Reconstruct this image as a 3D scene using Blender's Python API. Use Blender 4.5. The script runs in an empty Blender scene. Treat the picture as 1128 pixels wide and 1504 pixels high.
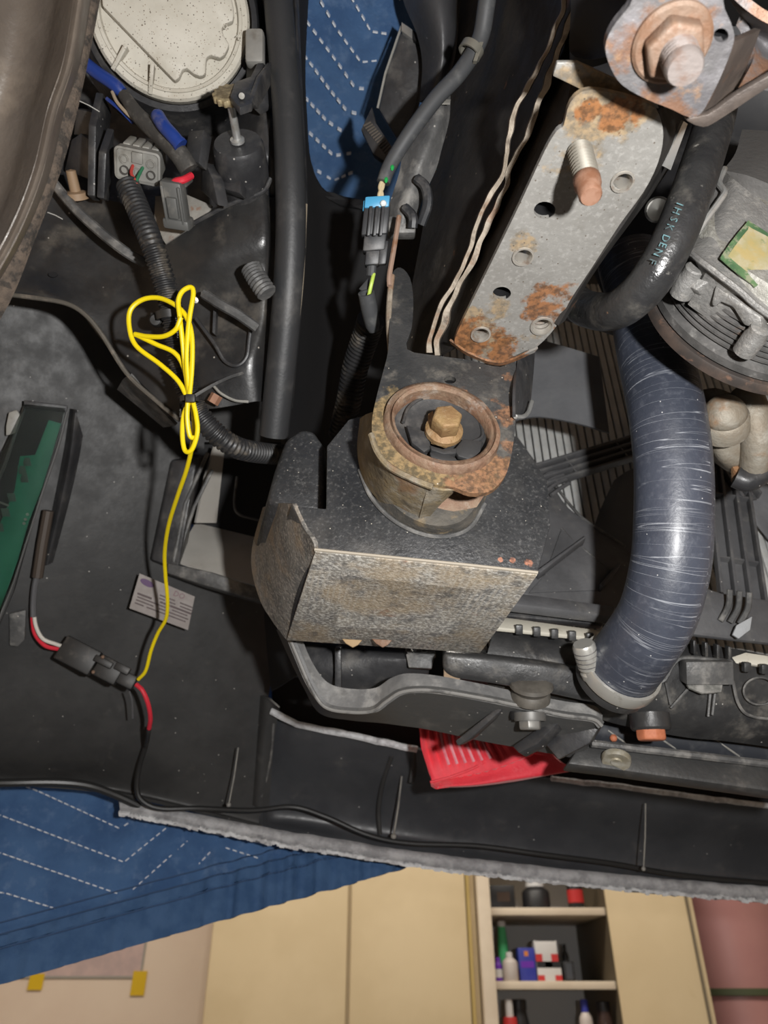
import bpy, bmesh, math, random
from mathutils import Vector as V, Matrix, noise
from mathutils.geometry import tessellate_polygon

random.seed(7)
S = bpy.context.scene
COL = S.collection

# ------------------------------------------------------------------ camera
CAM = V((0.0, 0.0, 1.3)); PITCH = math.radians(33.0); FPX = 1086.0
R_ = V((1, 0, 0)); F_ = V((0, math.cos(PITCH), math.sin(PITCH))); U_ = V((0, -math.sin(PITCH), math.cos(PITCH)))
cd = bpy.data.cameras.new('camera'); cam = bpy.data.objects.new('camera', cd); COL.objects.link(cam)
cam.location = CAM; cam.rotation_euler = (math.pi/2 + PITCH, 0, 0)
cd.sensor_width = 36; cd.lens = 26.0; cd.clip_start = 0.01
cd.dof.use_dof = True; cd.dof.focus_distance = 0.50; cd.dof.aperture_fstop = 10.0
S.camera = cam

# ------------------------------------------------------------------ light
w = bpy.data.worlds.new('world'); S.world = w; w.use_nodes = True
w.node_tree.nodes['Background'].inputs[0].default_value = (0.9, 0.95, 1, 1)
w.node_tree.nodes['Background'].inputs[1].default_value = 0.05

def lamp(name, kind, loc, power, color=(1, 1, 1), size=0.02, aim=None):
    l = bpy.data.lights.new(name, kind); o = bpy.data.objects.new(name, l); COL.objects.link(o)
    o.location = loc; l.energy = power; l.color = color
    if kind == 'AREA': l.shape = 'RECTANGLE'; l.size = size[0]; l.size_y = size[1]
    else: l.shadow_soft_size = size
    if aim: o.rotation_euler = (V(aim) - V(loc)).to_track_quat('-Z', 'Y').to_euler()
    return o
# hand-held work light beside the camera, two tubes on the garage ceiling
lamp('work_light', 'POINT', CAM + R_*0.12 + U_*0.04 - F_*0.02, 23.0, (1.0, 0.985, 0.965), 0.012)
lamp('ceiling_tube', 'AREA', (0.0, 1.75, 2.95), 62, (1.0, 0.93, 0.83), (2.6, 0.4))
lamp('ceiling_tube.001', 'AREA', (-1.3, -0.6, 2.95), 30, (1.0, 0.93, 0.84), (2.0, 0.3))
vs = S.view_settings
vs.view_transform = 'Standard'; vs.look = 'None'; vs.gamma = 1; vs.use_curve_mapping = False; vs.exposure = 0.0

# ------------------------------------------------------------------ pixel helpers (1128 x 1504 frame)
def ray(x, y): return F_ + R_*((x-564)/FPX) + U_*((752-y)/FPX)
def P(x, y, d): return CAM + ray(x, y)*d
def PY(x, y, Y): r = ray(x, y); return CAM + r*(Y/r.y)
def PZ(x, y, z): r = ray(x, y); return CAM + r*(z/r.z)
def plane(p0, n):
    n = V(n)
    def f(x, y):
        r = ray(x, y); return CAM + r*((V(p0)-CAM).dot(n)/r.dot(n))
    return f
def plane3(a, b, c):
    a, b, c = P(*a), P(*b), P(*c); return plane(a, (b-a).cross(c-a).normalized())
def away(f, x, y):
    a, b, c = f(x, y), f(x+10, y), f(x, y+10); n = (b-a).cross(c-a).normalized()
    return n if n.dot(a-CAM) > 0 else -n

def cr(pts, n=8, closed=False):
    pts = [V(p) for p in pts]; out = []; L = len(pts)
    for i in range(L if closed else L-1):
        if closed: p0, p1, p2, p3 = pts[i-1], pts[i], pts[(i+1) % L], pts[(i+2) % L]
        else:
            p1, p2 = pts[i], pts[i+1]
            p0 = pts[i-1] if i else p1*2-p2
            p3 = pts[i+2] if i+2 < L else p2*2-p1
        for k in range(n):
            t = k/n
            out.append(0.5*((2*p1)+(p2-p0)*t+(2*p0-5*p1+4*p2-p3)*t*t+(3*p1-p0-3*p2+p3)*t**3))
    if not closed: out.append(pts[-1])
    return out
def px(pts, n=8, closed=False):            # smoothed pixel outline
    return [(p.x, p.y) for p in cr([V((a, b, 0)) for a, b in pts], n, closed)]
def path(pts, n=8): return cr([P(*p) for p in pts], n)

# ------------------------------------------------------------------ mesh builder
class MB:
    def __init__(s): s.v = []; s.f = []; s.uv = {}
    def add(s, vs, fs, uvs=None):
        k = len(s.v); s.v += [V(v) for v in vs]
        for i, f in enumerate(fs):
            if uvs: s.uv[len(s.f)] = [uvs[j] for j in f]
            s.f.append([j+k for j in f])
        return s
    def loft(s, loops, cap0=True, cap1=True, closed=True, ring=False):
        n = len(loops[0]); vs = [p for l in loops for p in l]; fs = []; m = len(loops)
        for i in range(m if ring else m-1):
            a, b = i*n, ((i+1) % m)*n
            for j in range(n if closed else n-1):
                j2 = (j+1) % n; fs.append([a+j, a+j2, b+j2, b+j])
        if closed and not ring:
            if cap0: fs.append(list(range(n))[::-1])
            if cap1: fs.append([(m-1)*n+j for j in range(n)])
        return s.add(vs, fs)
    def prism(s, loop, vec): vec = V(vec); return s.loft([[V(p) for p in loop], [V(p)+vec for p in loop]])
    def box(s, c, ax, ay, az):               # half vectors
        c, ax, ay, az = V(c), V(ax), V(ay), V(az)
        return s.prism([c-ax-ay-az, c+ax-ay-az, c+ax+ay-az, c-ax+ay-az], az*2)
    def tube(s, pts, r, seg=12, cap=True, flat=None):
        n = len(pts); fr = []; t0 = None
        for i in range(n):
            t = (pts[min(i+1, n-1)]-pts[max(i-1, 0)]).normalized()
            if t0 is None:
                a = t.cross(V((0.3, 0.2, 1))).normalized()
            else:
                a = (a - t*a.dot(t)).normalized()
            t0 = t; fr.append((a, t.cross(a)))
        vs, uvs = [], []; L = 0
        for i in range(n):
            if i: L += (pts[i]-pts[i-1]).length
            ri = r[i] if isinstance(r, (list, tuple)) else r
            for k in range(seg):
                an = 2*math.pi*k/seg; a, b = fr[i]
                vs.append(pts[i]+(a*math.cos(an)+b*math.sin(an))*ri); uvs.append((k/seg, L))
        fs = [[i*seg+k, i*seg+(k+1) % seg, (i+1)*seg+(k+1) % seg, (i+1)*seg+k] for i in range(n-1) for k in range(seg)]
        k0 = len(s.f); s.add(vs, fs, uvs)
        if cap: s.add(vs[:seg], [list(range(seg))[::-1]]); s.add(vs[-seg:], [list(range(seg))])
        return s
    def lathe(s, c, axis, prof, seg=32, a0=0.0, a1=360.0, ref=None):
        ax = V(axis).normalized(); e = V(ref) if ref else V((0.13, 0.2, 1))
        e = (e-ax*e.dot(ax)).normalized(); g = ax.cross(e); c = V(c); full = abs(a1-a0) >= 359.9
        loops = []
        m = seg if full else seg+1
        for k in range(m):
            an = math.radians(a0+(a1-a0)*k/seg)
            dr = e*math.cos(an)+g*math.sin(an)
            loops.append([c+dr*rr+ax*h for rr, h in prof])
        n = len(prof); vs = [p for l in loops for p in l]; fs = []
        for i in range(seg):
            i2 = (i+1) % m
            for j in range(n-1): fs.append([i*n+j, i2*n+j, i2*n+j+1, i*n+j+1])
        return s.add(vs, fs)
    def hexa(s, c, axis, r, h, ref=None, n=6, dome=0.0):
        ax = V(axis).normalized(); e = V(ref) if ref else V((0.13, 0.2, 1)); e = (e-ax*e.dot(ax)).normalized(); g = ax.cross(e)
        lp = lambda q, k: [V(c)+ax*k+(e*math.cos(2*math.pi*i/n)+g*math.sin(2*math.pi*i/n))*q for i in range(n)]
        return s.loft([lp(r, 0), lp(r, h*0.85), lp(r*0.88, h)])
    def plate(s, outer, f, t, holes=()):
        """pixel outline on the surface f(x, y), t metres thick away from the camera"""
        n = away(f, outer[0][0], outer[0][1]); loops = [outer]+[h for h in holes]
        if not holes: return s.prism([f(*p) for p in outer], n*t)
        tri = tessellate_polygon([[V((a, b, 0)) for a, b in l] for l in loops])
        flat = [f(*p) for l in loops for p in l]; N = len(flat)
        fs = [list(q) for q in tri]+[[i+N for i in q][::-1] for q in tri]; k = 0
        for l in loops:
            for i in range(len(l)): j = (i+1) % len(l); fs.append([k+i, k+j, k+j+N, k+i+N])
            k += len(l)
        return s.add(flat+[p+n*t for p in flat], fs)
    def surf(s, rows, nu=6, nv=6, t=0.003, fn=None):
        """rows of (x, y, d) control points -> smooth sheet with thickness t away from the camera"""
        A = [cr([V(p) for p in r], nu) for r in rows]; C = list(zip(*A)); C = [cr(list(c), nv) for c in C]
        B = list(zip(*C)); n, m = len(B), len(B[0])
        G = [[(P(p.x, p.y, p.z) if fn is None else fn(p)) for p in r] for r in B]
        return s.sheet(G, t)
    def sheet(s, G, t):
        n, m = len(G), len(G[0]); nor = []
        for i in range(n):
            for j in range(m):
                a = G[min(i+1, n-1)][j]-G[max(i-1, 0)][j]; b = G[i][min(j+1, m-1)]-G[i][max(j-1, 0)]
                q = a.cross(b); q = q.normalized() if q.length > 1e-12 else V((0, 1, 0))
                nor.append(q)
        mid = nor[(n//2)*m+m//2]
        if mid.dot(G[n//2][m//2]-CAM) < 0: nor = [-q for q in nor]
        f = [p for r in G for p in r]; N = len(f); b = [p+q*t for p, q in zip(f, nor)]
        fs = []
        for i in range(n-1):
            for j in range(m-1):
                q = [i*m+j, i*m+j+1, (i+1)*m+j+1, (i+1)*m+j]; fs.append(q); fs.append([k+N for k in q][::-1])
        bd = [j for j in range(m)]+[i*m+m-1 for i in range(1, n)]+[(n-1)*m+j for j in range(m-2, -1, -1)]+[i*m for i in range(n-2, 0, -1)]
        for i in range(len(bd)): a, c = bd[i], bd[(i+1) % len(bd)]; fs.append([a, a+N, c+N, c])
        return s.add(f+b, fs)
    def ball(s, c, r, n=10, sq=(1, 1, 1)):
        c = V(c); rows = []
        for i in range(1, n):
            th = math.pi*i/n
            rows.append([c+V((math.sin(th)*math.cos(2*math.pi*k/(2*n))*sq[0], math.sin(th)*math.sin(2*math.pi*k/(2*n))*sq[1], math.cos(th)*sq[2]))*r for k in range(2*n)])
        return s.loft(rows)

def mk(name, mb, mat, parent=None, bevel=0.0, smooth=35, jit=0.0, seg=2):
    bm = bmesh.new(); vs = [bm.verts.new(v) for v in mb.v]; fl = []
    lay = bm.loops.layers.uv.new('UVMap') if mb.uv else None
    for i, f in enumerate(mb.f):
        try: face = bm.faces.new([vs[j] for j in f])
        except ValueError: continue
        if lay and i in mb.uv:
            for lp, u in zip(face.loops, mb.uv[i]): lp[lay].uv = u
    bmesh.ops.recalc_face_normals(bm, faces=bm.faces)
    if bevel > 0:
        es = [e for e in bm.edges if e.is_manifold and e.calc_face_angle(0) > math.radians(28)]
        bmesh.ops.bevel(bm, geom=es, offset=bevel, offset_type='OFFSET', segments=seg, profile=0.5, affect='EDGES', clamp_overlap=True)
    if jit:
        for v in bm.verts: v.co += noise.noise_vector(v.co*60)*jit
    c = V((0, 0, 0))
    for v in bm.verts: c += v.co
    c /= max(1, len(bm.verts))
    for v in bm.verts: v.co -= c
    me = bpy.data.meshes.new(name); bm.to_mesh(me); bm.free()
    for p in me.polygons: p.use_smooth = True
    me.set_sharp_from_angle(angle=math.radians(smooth))
    me.materials.append(mat)
    o = bpy.data.objects.new(name, me); COL.objects.link(o)
    par(o, c, parent); return o
def wloc(o):
    p = V(o.location)
    while o.parent: o = o.parent; p = p+V(o.location)
    return p
def par(o, c, parent):
    if parent: o.parent = parent; o.location = c-wloc(parent)
    else: o.location = c
def thing(name, label, cat, loc, group=None):
    o = bpy.data.objects.new(name, None); COL.objects.link(o); o.location = loc; o.empty_display_size = 0.02
    return tag(o, label, cat, group)
def tag(o, label, cat=None, group=None):
    o['label'] = label
    if cat: o['category'] = cat
    if group: o['group'] = group
    return o
def struct(o): o['kind'] = 'structure'; return o
def dup(o, off, parent=None):
    c = o.copy(); COL.objects.link(c); c.parent = parent if parent else o.parent; c.location = V(o.location)+V(off); return c
def text(name, body, pos, right, up, size, mat, parent, thick=0.0002, bend=None):
    """flat print: lettering as thin raised glyphs"""
    cu = bpy.data.curves.new(name, 'FONT'); cu.body = body; cu.size = size; cu.align_x = 'CENTER'; cu.align_y = 'CENTER'; cu.extrude = thick; cu.resolution_u = 2
    t = bpy.data.objects.new(name, cu); COL.objects.link(t)
    bpy.context.view_layer.update()
    me = bpy.data.meshes.new_from_object(t.evaluated_get(bpy.context.evaluated_depsgraph_get()))
    COL.objects.unlink(t); bpy.data.objects.remove(t)
    right = V(right).normalized(); up = V(up); up = (up-right*up.dot(right)).normalized(); n = right.cross(up)
    for v in me.vertices: v.co = right*v.co.x+up*v.co.y+n*v.co.z
    me.name = name; me.materials.clear(); me.materials.append(mat)
    o = bpy.data.objects.new(name, me); COL.objects.link(o); par(o, V(pos), parent); return o

# ------------------------------------------------------------------ materials
def mat(name, col, rough=0.5, metal=0.0, col2=None, scale=25.0, layers=(), bump=0.0, bscale=200.0, spec=0.5, rvar=0.0, uvlines=None, sheen=0.0, coat=0.0):
    m = bpy.data.materials.new(name); m.use_nodes = True; nt = m.node_tree; N = nt.nodes; L = nt.links
    b = N['Principled BSDF']; b.inputs['Metallic'].default_value = metal; b.inputs['Roughness'].default_value = rough
    b.inputs['Specular IOR Level'].default_value = spec
    if sheen: b.inputs['Sheen Weight'].default_value = sheen
    if coat: b.inputs['Coat Weight'].default_value = coat; b.inputs['Coat Roughness'].default_value = 0.25
    geo = N.new('ShaderNodeNewGeometry'); pos = geo.outputs['Position']
    def nz(sc, det=4.0, off=(0, 0, 0), src=None):
        n = N.new('ShaderNodeTexNoise'); n.inputs['Scale'].default_value = sc; n.inputs['Detail'].default_value = det; n.inputs['Roughness'].default_value = 0.62
        if any(off):
            mp = N.new('ShaderNodeMapping'); mp.inputs['Location'].default_value = off; L.new(src or pos, mp.inputs['Vector']); L.new(mp.outputs[0], n.inputs['Vector'])
        else: L.new(src or pos, n.inputs['Vector'])
        return n.outputs['Fac']
    def rng(src, lo, hi, a=0.0, c=1.0):
        n = N.new('ShaderNodeMapRange'); n.interpolation_type = 'SMOOTHSTEP'
        n.inputs['From Min'].default_value = lo; n.inputs['From Max'].default_value = hi; n.inputs['To Min'].default_value = a; n.inputs['To Max'].default_value = c
        L.new(src, n.inputs['Value']); return n.outputs['Result']
    def math_(op, a, c):
        n = N.new('ShaderNodeMath'); n.operation = op
        for i, q in enumerate((a, c)):
            if isinstance(q, (int, float)): n.inputs[i].default_value = q
            else: L.new(q, n.inputs[i])
        return n.outputs[0]
    def mix(fac, a, c):
        n = N.new('ShaderNodeMix'); n.data_type = 'RGBA'
        if isinstance(fac, float): n.inputs[0].default_value = fac
        else: L.new(fac, n.inputs[0])
        for k, q in ((6, a), (7, c)):
            if isinstance(q, tuple): n.inputs[k].default_value = (*q, 1)
            else: L.new(q, n.inputs[k])
        return n.outputs[2]
    cur = tuple(col)
    rough_s = None
    if col2: cur = mix(rng(nz(scale), 0.35, 0.65), tuple(col), tuple(col2))
    for i, ly in enumerate(layers):
        k = ly[0]; c = tuple(ly[1]); off = (3.1*i+1.7, 1.3*i, 0.7)
        if k == 'noise':      # color, scale, lo, hi, strength
            fac = math_('MULTIPLY', rng(nz(ly[2], 6, off), ly[3], ly[4]), ly[5])
        elif k == 'speck':    # color, scale, radius, density
            vo = N.new('ShaderNodeTexVoronoi'); vo.inputs['Scale'].default_value = ly[2]; L.new(pos, vo.inputs['Vector'])
            d = rng(vo.outputs['Distance'], ly[3]*0.5, ly[3], 1, 0)
            sp = N.new('ShaderNodeSeparateColor'); L.new(vo.outputs['Color'], sp.inputs[0])
            fac = math_('MULTIPLY', d, rng(sp.outputs[0], 1-ly[4]-0.01, 1-ly[4]))
        elif k == 'blob':     # color, [(point, radius)], strength, noise scale
            fac = None
            for q, rr in ly[2]:
                vm = N.new('ShaderNodeVectorMath'); vm.operation = 'DISTANCE'; L.new(pos, vm.inputs[0]); vm.inputs[1].default_value = tuple(q)
                dd = math_('DIVIDE', vm.outputs['Value'], rr)
                dd = math_('ADD', dd, math_('MULTIPLY', math_('SUBTRACT', nz(ly[4], 8, off), 0.5), 3.4))
                ff = rng(dd, 0.65, 1.05, 1, 0)
                fac = ff if fac is None else math_('MAXIMUM', fac, ff)
            fac = math_('MULTIPLY', fac, ly[3]); c = mix(rng(nz(ly[4]*3.5, 5, (9, 4, 2)), 0.38, 0.62), tuple(x*0.55 for x in c), (c[0]*1.35+.03, c[1]*1.3+.012, c[2]*1.2+.004))
        elif k == 'hatch':    # color, direction vector, scale, mask scale, strength: scraped parallel lines
            wv = N.new('ShaderNodeTexWave'); wv.inputs['Scale'].default_value = ly[3]; wv.inputs['Distortion'].default_value = 2.5; wv.inputs['Detail'].default_value = 2
            dp = N.new('ShaderNodeVectorMath'); dp.operation = 'DOT_PRODUCT'; L.new(pos, dp.inputs[0]); dp.inputs[1].default_value = tuple(ly[2])
            cb = N.new('ShaderNodeCombineXYZ'); L.new(dp.outputs['Value'], cb.inputs[0]); L.new(cb.outputs[0], wv.inputs['Vector'])
            fac = math_('MULTIPLY', math_('MULTIPLY', rng(wv.outputs['Fac'], 0.55, 0.9), rng(nz(ly[4], 3, off), 0.42, 0.6)), ly[5])
        cur = mix(fac, cur, c)
    if uvlines:               # color, lines per metre, threshold, strength: threads across a hose
        tc = N.new('ShaderNodeUVMap'); mp = N.new('ShaderNodeMapping'); L.new(tc.outputs[0], mp.inputs['Vector'])
        mp.inputs['Scale'].default_value = (0.8, uvlines[1], 1)
        n = N.new('ShaderNodeTexNoise'); n.inputs['Scale'].default_value = 1.0; n.inputs['Detail'].default_value = 2; L.new(mp.outputs[0], n.inputs['Vector'])
        a = math_('ABSOLUTE', math_('SUBTRACT', n.outputs['Fac'], 0.5), 0)
        fac = math_('MULTIPLY', rng(a, 0.0, uvlines[2], 1, 0), rng(nz(18, 2), 0.35, 0.6, 0.15, 1))
        cur = mix(math_('MULTIPLY', fac, uvlines[3]), cur, tuple(uvlines[0]))
    if isinstance(cur, tuple): b.inputs['Base Color'].default_value = (*cur, 1)
    else: L.new(cur, b.inputs['Base Color'])
    if rvar:
        L.new(rng(nz(bscale*0.3, 4, (5, 2, 1)), 0.3, 0.7, max(0.05, rough-rvar), min(1, rough+rvar)), b.inputs['Roughness'])
    if bump:
        bp = N.new('ShaderNodeBump'); bp.inputs['Strength'].default_value = bump; bp.inputs['Distance'].default_value = 0.002
        L.new(nz(bscale, 5, (2, 7, 3)), bp.inputs['Height']); L.new(bp.outputs[0], b.inputs['Normal'])
    return m
DUST = (0.21, 0.195, 0.175)
RUST = (0.205, 0.090, 0.036); RUSTL = (0.33, 0.20, 0.115); RUSTD = (0.085, 0.042, 0.024)
black = mat('black_plastic', (0.027, 0.027, 0.029), 0.42, col2=(0.044, 0.044, 0.046), layers=[('noise', DUST, 38, 0.48, 0.78, 0.42), ('speck', (0.4, 0.38, 0.35), 170, 0.16, 0.12)], bump=0.15, bscale=300, rvar=0.1)
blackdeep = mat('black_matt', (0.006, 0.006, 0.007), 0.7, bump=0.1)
linerm = mat('bumper_plastic', (0.030, 0.030, 0.030), 0.55, col2=(0.044, 0.0435, 0.043), scale=12, layers=[('noise', DUST, 45, 0.58, 0.85, 0.2), ('speck', (0.45, 0.43, 0.4), 110, 0.10, 0.16)], bump=0.12, bscale=160, rvar=0.08)
dusty = mat('dusty_plastic', (0.065, 0.065, 0.065), 0.5, col2=(0.11, 0.109, 0.107), scale=30, layers=[('noise', (0.34, 0.325, 0.30), 55, 0.46, 0.72, 0.6), ('speck', (0.4, 0.38, 0.35), 150, 0.15, 0.12)], bump=0.3, bscale=260, rvar=0.1)
greyp = mat('grey_plastic', (0.30, 0.29, 0.26), 0.5, col2=(0.22, 0.215, 0.20), layers=[('noise', (0.10, 0.085, 0.065), 60, 0.5, 0.75, 0.6)], bump=0.1)

# ================================================================== the garage
WY = 2.95
beige = mat('door_cream', (0.55, 0.43, 0.255), 0.5, col2=(0.60, 0.475, 0.29), scale=3, layers=[('noise', (0.40, 0.28, 0.13), 9, 0.62, 0.8, 0.35)], bump=0.03)
wallm = mat('wall_paint', (0.80, 0.66, 0.52), 0.7, col2=(0.76, 0.61, 0.48), scale=3, bump=0.05)
shelfm = mat('shelf_cream', (0.66, 0.56, 0.43), 0.5, col2=(0.60, 0.50, 0.38), scale=6)
greyback = mat('cabinet_back', (0.66, 0.66, 0.66), 0.7)
concrete = mat('concrete', (0.12, 0.12, 0.12), 0.8, col2=(0.09, 0.09, 0.09), scale=4)
ceilm = mat('ceiling_paint', (0.6, 0.58, 0.54), 0.8)
darkm = mat('dark_edge', (0.12, 0.095, 0.06), 0.6)
def slab(name, lo, hi, m, parent=None, bevel=0.0):
    lo, hi = V(lo), V(hi); c = (lo+hi)/2; h = (hi-lo)/2
    return mk(name, MB().box(c, (h.x, 0, 0), (0, h.y, 0), (0, 0, h.z)), m, parent, bevel)
struct(slab('floor', (-3, -3, -0.1), (3.2, 3.6, 0), concrete))
struct(slab('ceiling', (-3, -3, 3.1), (3.2, 3.6, 3.2), ceilm))
struct(slab('wall_front', (-3, 3.5, 0), (3.2, 3.6, 3.1), wallm))
struct(slab('wall_left', (-3.1, -3, 0), (-3, 3.6, 3.1), wallm))
struct(slab('wall_right', (3.2, -3, 0), (3.3, 3.6, 3.1), wallm))
struct(slab('wall_rear', (-3, -3.1, 0), (3.2, -3, 3.1), wallm))

def cabX(x, y=1400, Y=WY): return PY(x, y, Y).x
def cabZ(y, Y=WY): return PY(700, y, Y).z
# tall closed cabinet with two doors
x0, x1, xm = cabX(306), cabX(703), cabX(512)
t = thing('tall_cabinet', 'closed cream tall cabinet with two flat doors beside the open shelves', 'cabinet', ((x0+x1)/2, WY+0.27, 0))
slab('carcass', (x0, WY+0.022, 0.0), (x1, 3.49, 2.2), beige, t, 0.003)
for a, b in ((x0+0.006, xm-0.006), (xm+0.006, x1-0.035)):
    slab('door', (a, WY, 0.08), (b, WY+0.021, 2.18), beige, t, 0.004)
slab('plinth', (x0+0.01, WY+0.01, 0), (x1-0.01, WY+0.02, 0.075), darkm, t)
slab('edge_strip', (x1-0.032, WY-0.004, 0.08), (x1-0.02, WY+0.021, 2.18), mat('edge_gold', (0.42, 0.30, 0.10), 0.5), t)
# open cabinet
c0, c1 = cabX(703)+0.004, cabX(900)
t = thing('open_cabinet', 'open storage cabinet with cream shelves and a door swung open', 'cabinet', ((c0+c1)/2, WY+0.2, 0))
slab('side_panel', (c0, WY-0.03, 0), (c0+0.045, 3.46, 2.2), shelfm, t, 0.002)
slab('side_panel', (c1, WY, 0), (c1+0.012, 3.46, 2.2), darkm, t)
slab('back_panel', (c0+0.046, 3.462, 0), (c1, 3.475, 2.2), greyback, t)
shz = []
for y in (1338, 1447, 1565, 1700):
    z = cabZ(y); shz.append(z)
    slab('shelf', (c0+0.046, WY+0.012, z-0.012), (c1-0.001, 3.46, z+0.012), shelfm, t, 0.002)
slab('shelf', (c0+0.046, WY+0.012, 1.95), (c1-0.001, 3.46, 1.974), shelfm, t, 0.002)
# swung-open door leaf: hinged at the right side of the open cabinet
hl, hr = cabX(893), PY(1031, 1400, WY-0.12).x
lf = MB().prism([V((hl+0.014, WY-0.012, 0.08)), V((hr, WY-0.125, 0.08)), V((hr+0.004, WY-0.105, 0.08)), V((hl+0.018, WY+0.01, 0.08))], (0, 0, 2.1))
dl = mk('door', lf, beige, t, 0.003); dl['label'] = 'cream door leaf swung open'
mk('door_rail', MB().prism([V((hr-0.022, WY-0.126, 0.081)), V((hr-0.016, WY-0.128, 0.081)), V((hr-0.016, WY-0.122, 0.081)), V((hr-0.022, WY-0.120, 0.081))], (0, 0, 2.09)), darkm, dl)

def colr(n, c, r=0.45): return mat(n, c, r)
mwhite = colr('label_white', (0.6, 0.58, 0.56)); mred = colr('print_red', (0.5, 0.03, 0.03)); mblue = colr('print_blue', (0.03, 0.04, 0.3)); mgreen = colr('can_green', (0.06, 0.42, 0.16))
mpurp = colr('purple_plastic', (0.13, 0.02, 0.35)); mblk = colr('box_black', (0.015, 0.015, 0.017)); mbeige = colr('bottle_beige', (0.52, 0.46, 0.42)); morange = colr('print_orange', (0.6, 0.2, 0.04))
def onshelf(x, sh, dy=0.06):
    return V((PY(x, 1420, WY+dy).x, WY+dy, shz[sh]+0.0122))
def bottle(name, label, x, sh, r, h, m, capm, dy=0.06, neck=0.45, band=None, caph=0.18):
    b = onshelf(x, sh, dy); t = thing(name, label, 'bottle', b)
    mk('body', MB().lathe(b, (0, 0, 1), [(0, 0), (r*0.94, 0), (r, h*0.03), (r, h*0.62), (r*0.9, h*0.7), (r*neck, h*(1-caph)), (0, h*(1-caph))], 20), m, t)
    mk('cap', MB().lathe(b, (0, 0, 1), [(0, h*(1-caph)), (r*neck*1.1, h*(1-caph)), (r*neck*1.1, h*0.98), (r*neck*0.9, h), (0, h)], 16), capm, t)
    if band: mk('label', MB().lathe(b, (0, 0, 1), [(r*1.0, h*0.15), (r*1.02, h*0.15), (r*1.02, h*0.5), (r*1.0, h*0.5)], 20), band, t)
def carton(name, label, xa, xb, ya, sh, m, bands, dy=0.05, dz=0.0, dep=0.07):
    lo = onshelf(xa, sh, dy); hi = onshelf(xb, sh, dy); H = PY(700, ya, WY+dy).z-lo.z-dz
    t = thing(name, label, 'box', ((lo.x+hi.x)/2, lo.y, lo.z+dz))
    slab('carton', (lo.x, lo.y, lo.z+dz), (hi.x, lo.y+dep, lo.z+dz+H), m, t, 0.001)
    for (u0, u1, v0, v1, bm) in bands:
        W = hi.x-lo.x
        slab('print', (lo.x+W*u0, lo.y-0.0006, lo.z+dz+H*v0), (lo.x+W*u1, lo.y, lo.z+dz+H*v1), bm, t)
    return H
bottle('spray_can', 'green aerosol can with white cap on the upper shelf', 741, 1, 0.018, 0.185, mgreen, mwhite, 0.11, 0.75, None, 0.1)
bottle('squeeze_bottle', 'squat beige bottle in front of the green can', 749, 1, 0.026, 0.085, mbeige, mwhite, 0.043, 0.4)
bottle('purple_bottle', 'small purple bottle with white base beside the cabinet side', 732, 1, 0.013, 0.07, mpurp, mpurp, 0.05, 0.6, mwhite)
carton('blue_box', 'dark blue carton with orange print between beige bottle and white box', 763, 787, 1392, 1, mblue, [(0.35, 0.6, 0.75, 0.9, morange), (0.1, 0.9, 0.4, 0.6, mpurp)], 0.05)
carton('orange_box', 'narrow orange carton behind the dark blue carton', 757, 764, 1413, 1, morange, [(0.1, 0.9, 0.6, 0.9, mbeige)], 0.09)
H = carton('white_box', 'lower white and red carton with black top of the stacked pair', 789, 824, 1412, 1, mwhite, [(0, 0.28, 0.02, 0.3, mred), (0.72, 1, 0.02, 0.3, mred), (0, 1, 0.68, 1, mblk), (0.35, 0.65, 0.7, 1.0, greyback)], 0.05)
carton('white_box', 'upper white and red carton lying on another carton', 788, 821, 1381, 1, mwhite, [(0, 0.3, 0.0, 0.35, mred), (0.7, 1, 0.0, 0.35, mred), (0.05, 0.95, 0.97, 1.0, mblk)], 0.055, H+0.0005, 0.065)
carton('black_box', 'flat black case standing right of the white cartons', 828, 843, 1412, 1, mblk, [(0.2, 0.8, 0.1, 0.9, colr('case_grey', (0.05, 0.055, 0.065)))], 0.05)
bottle('black_bottle', 'slim black bottle behind the flat black case', 832, 1, 0.012, 0.115, mblk, mblk, 0.15, 0.45)
# lower shelf
bottle('red_bottle', 'white bottle with red print on the lower shelf', 743, 2, 0.024, 0.165, mred, mwhite, 0.05, 0.5, mwhite, 0.3)
bottle('black_jug', 'black bottle beside the red and white bottle', 757, 2, 0.03, 0.165, mblk, mblk, 0.09, 0.8)
bottle('blue_cap_bottle', 'bottle with bright blue cap on the lower shelf', 851, 2, 0.022, 0.165, mbeige, mblue, 0.06, 0.5, None, 0.22)
bottle('brown_bottle', 'dark brown bottle at the right end of the lower shelf', 878, 2, 0.026, 0.16, colr('brown_glass', (0.05, 0.03, 0.025), 0.2), mblk, 0.08, 0.8)
# upper shelf
carton('tool_case', 'long black tool case at the left of the top shelf', 726, 765, 1300, 0, mblk, [(0.3, 0.8, 0.3, 0.7, colr('case_brown', (0.05, 0.03, 0.02)))], 0.05, 0, 0.12)
bottle('black_pot', 'round black pot in the middle of the top shelf', 797, 0, 0.05, 0.09, mblk, greyback, 0.1, 0.6)
bottle('red_can', 'black can with red label at the right of the top shelf', 858, 0, 0.028, 0.12, mblk, mblk, 0.06, 0.9, mred)
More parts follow.
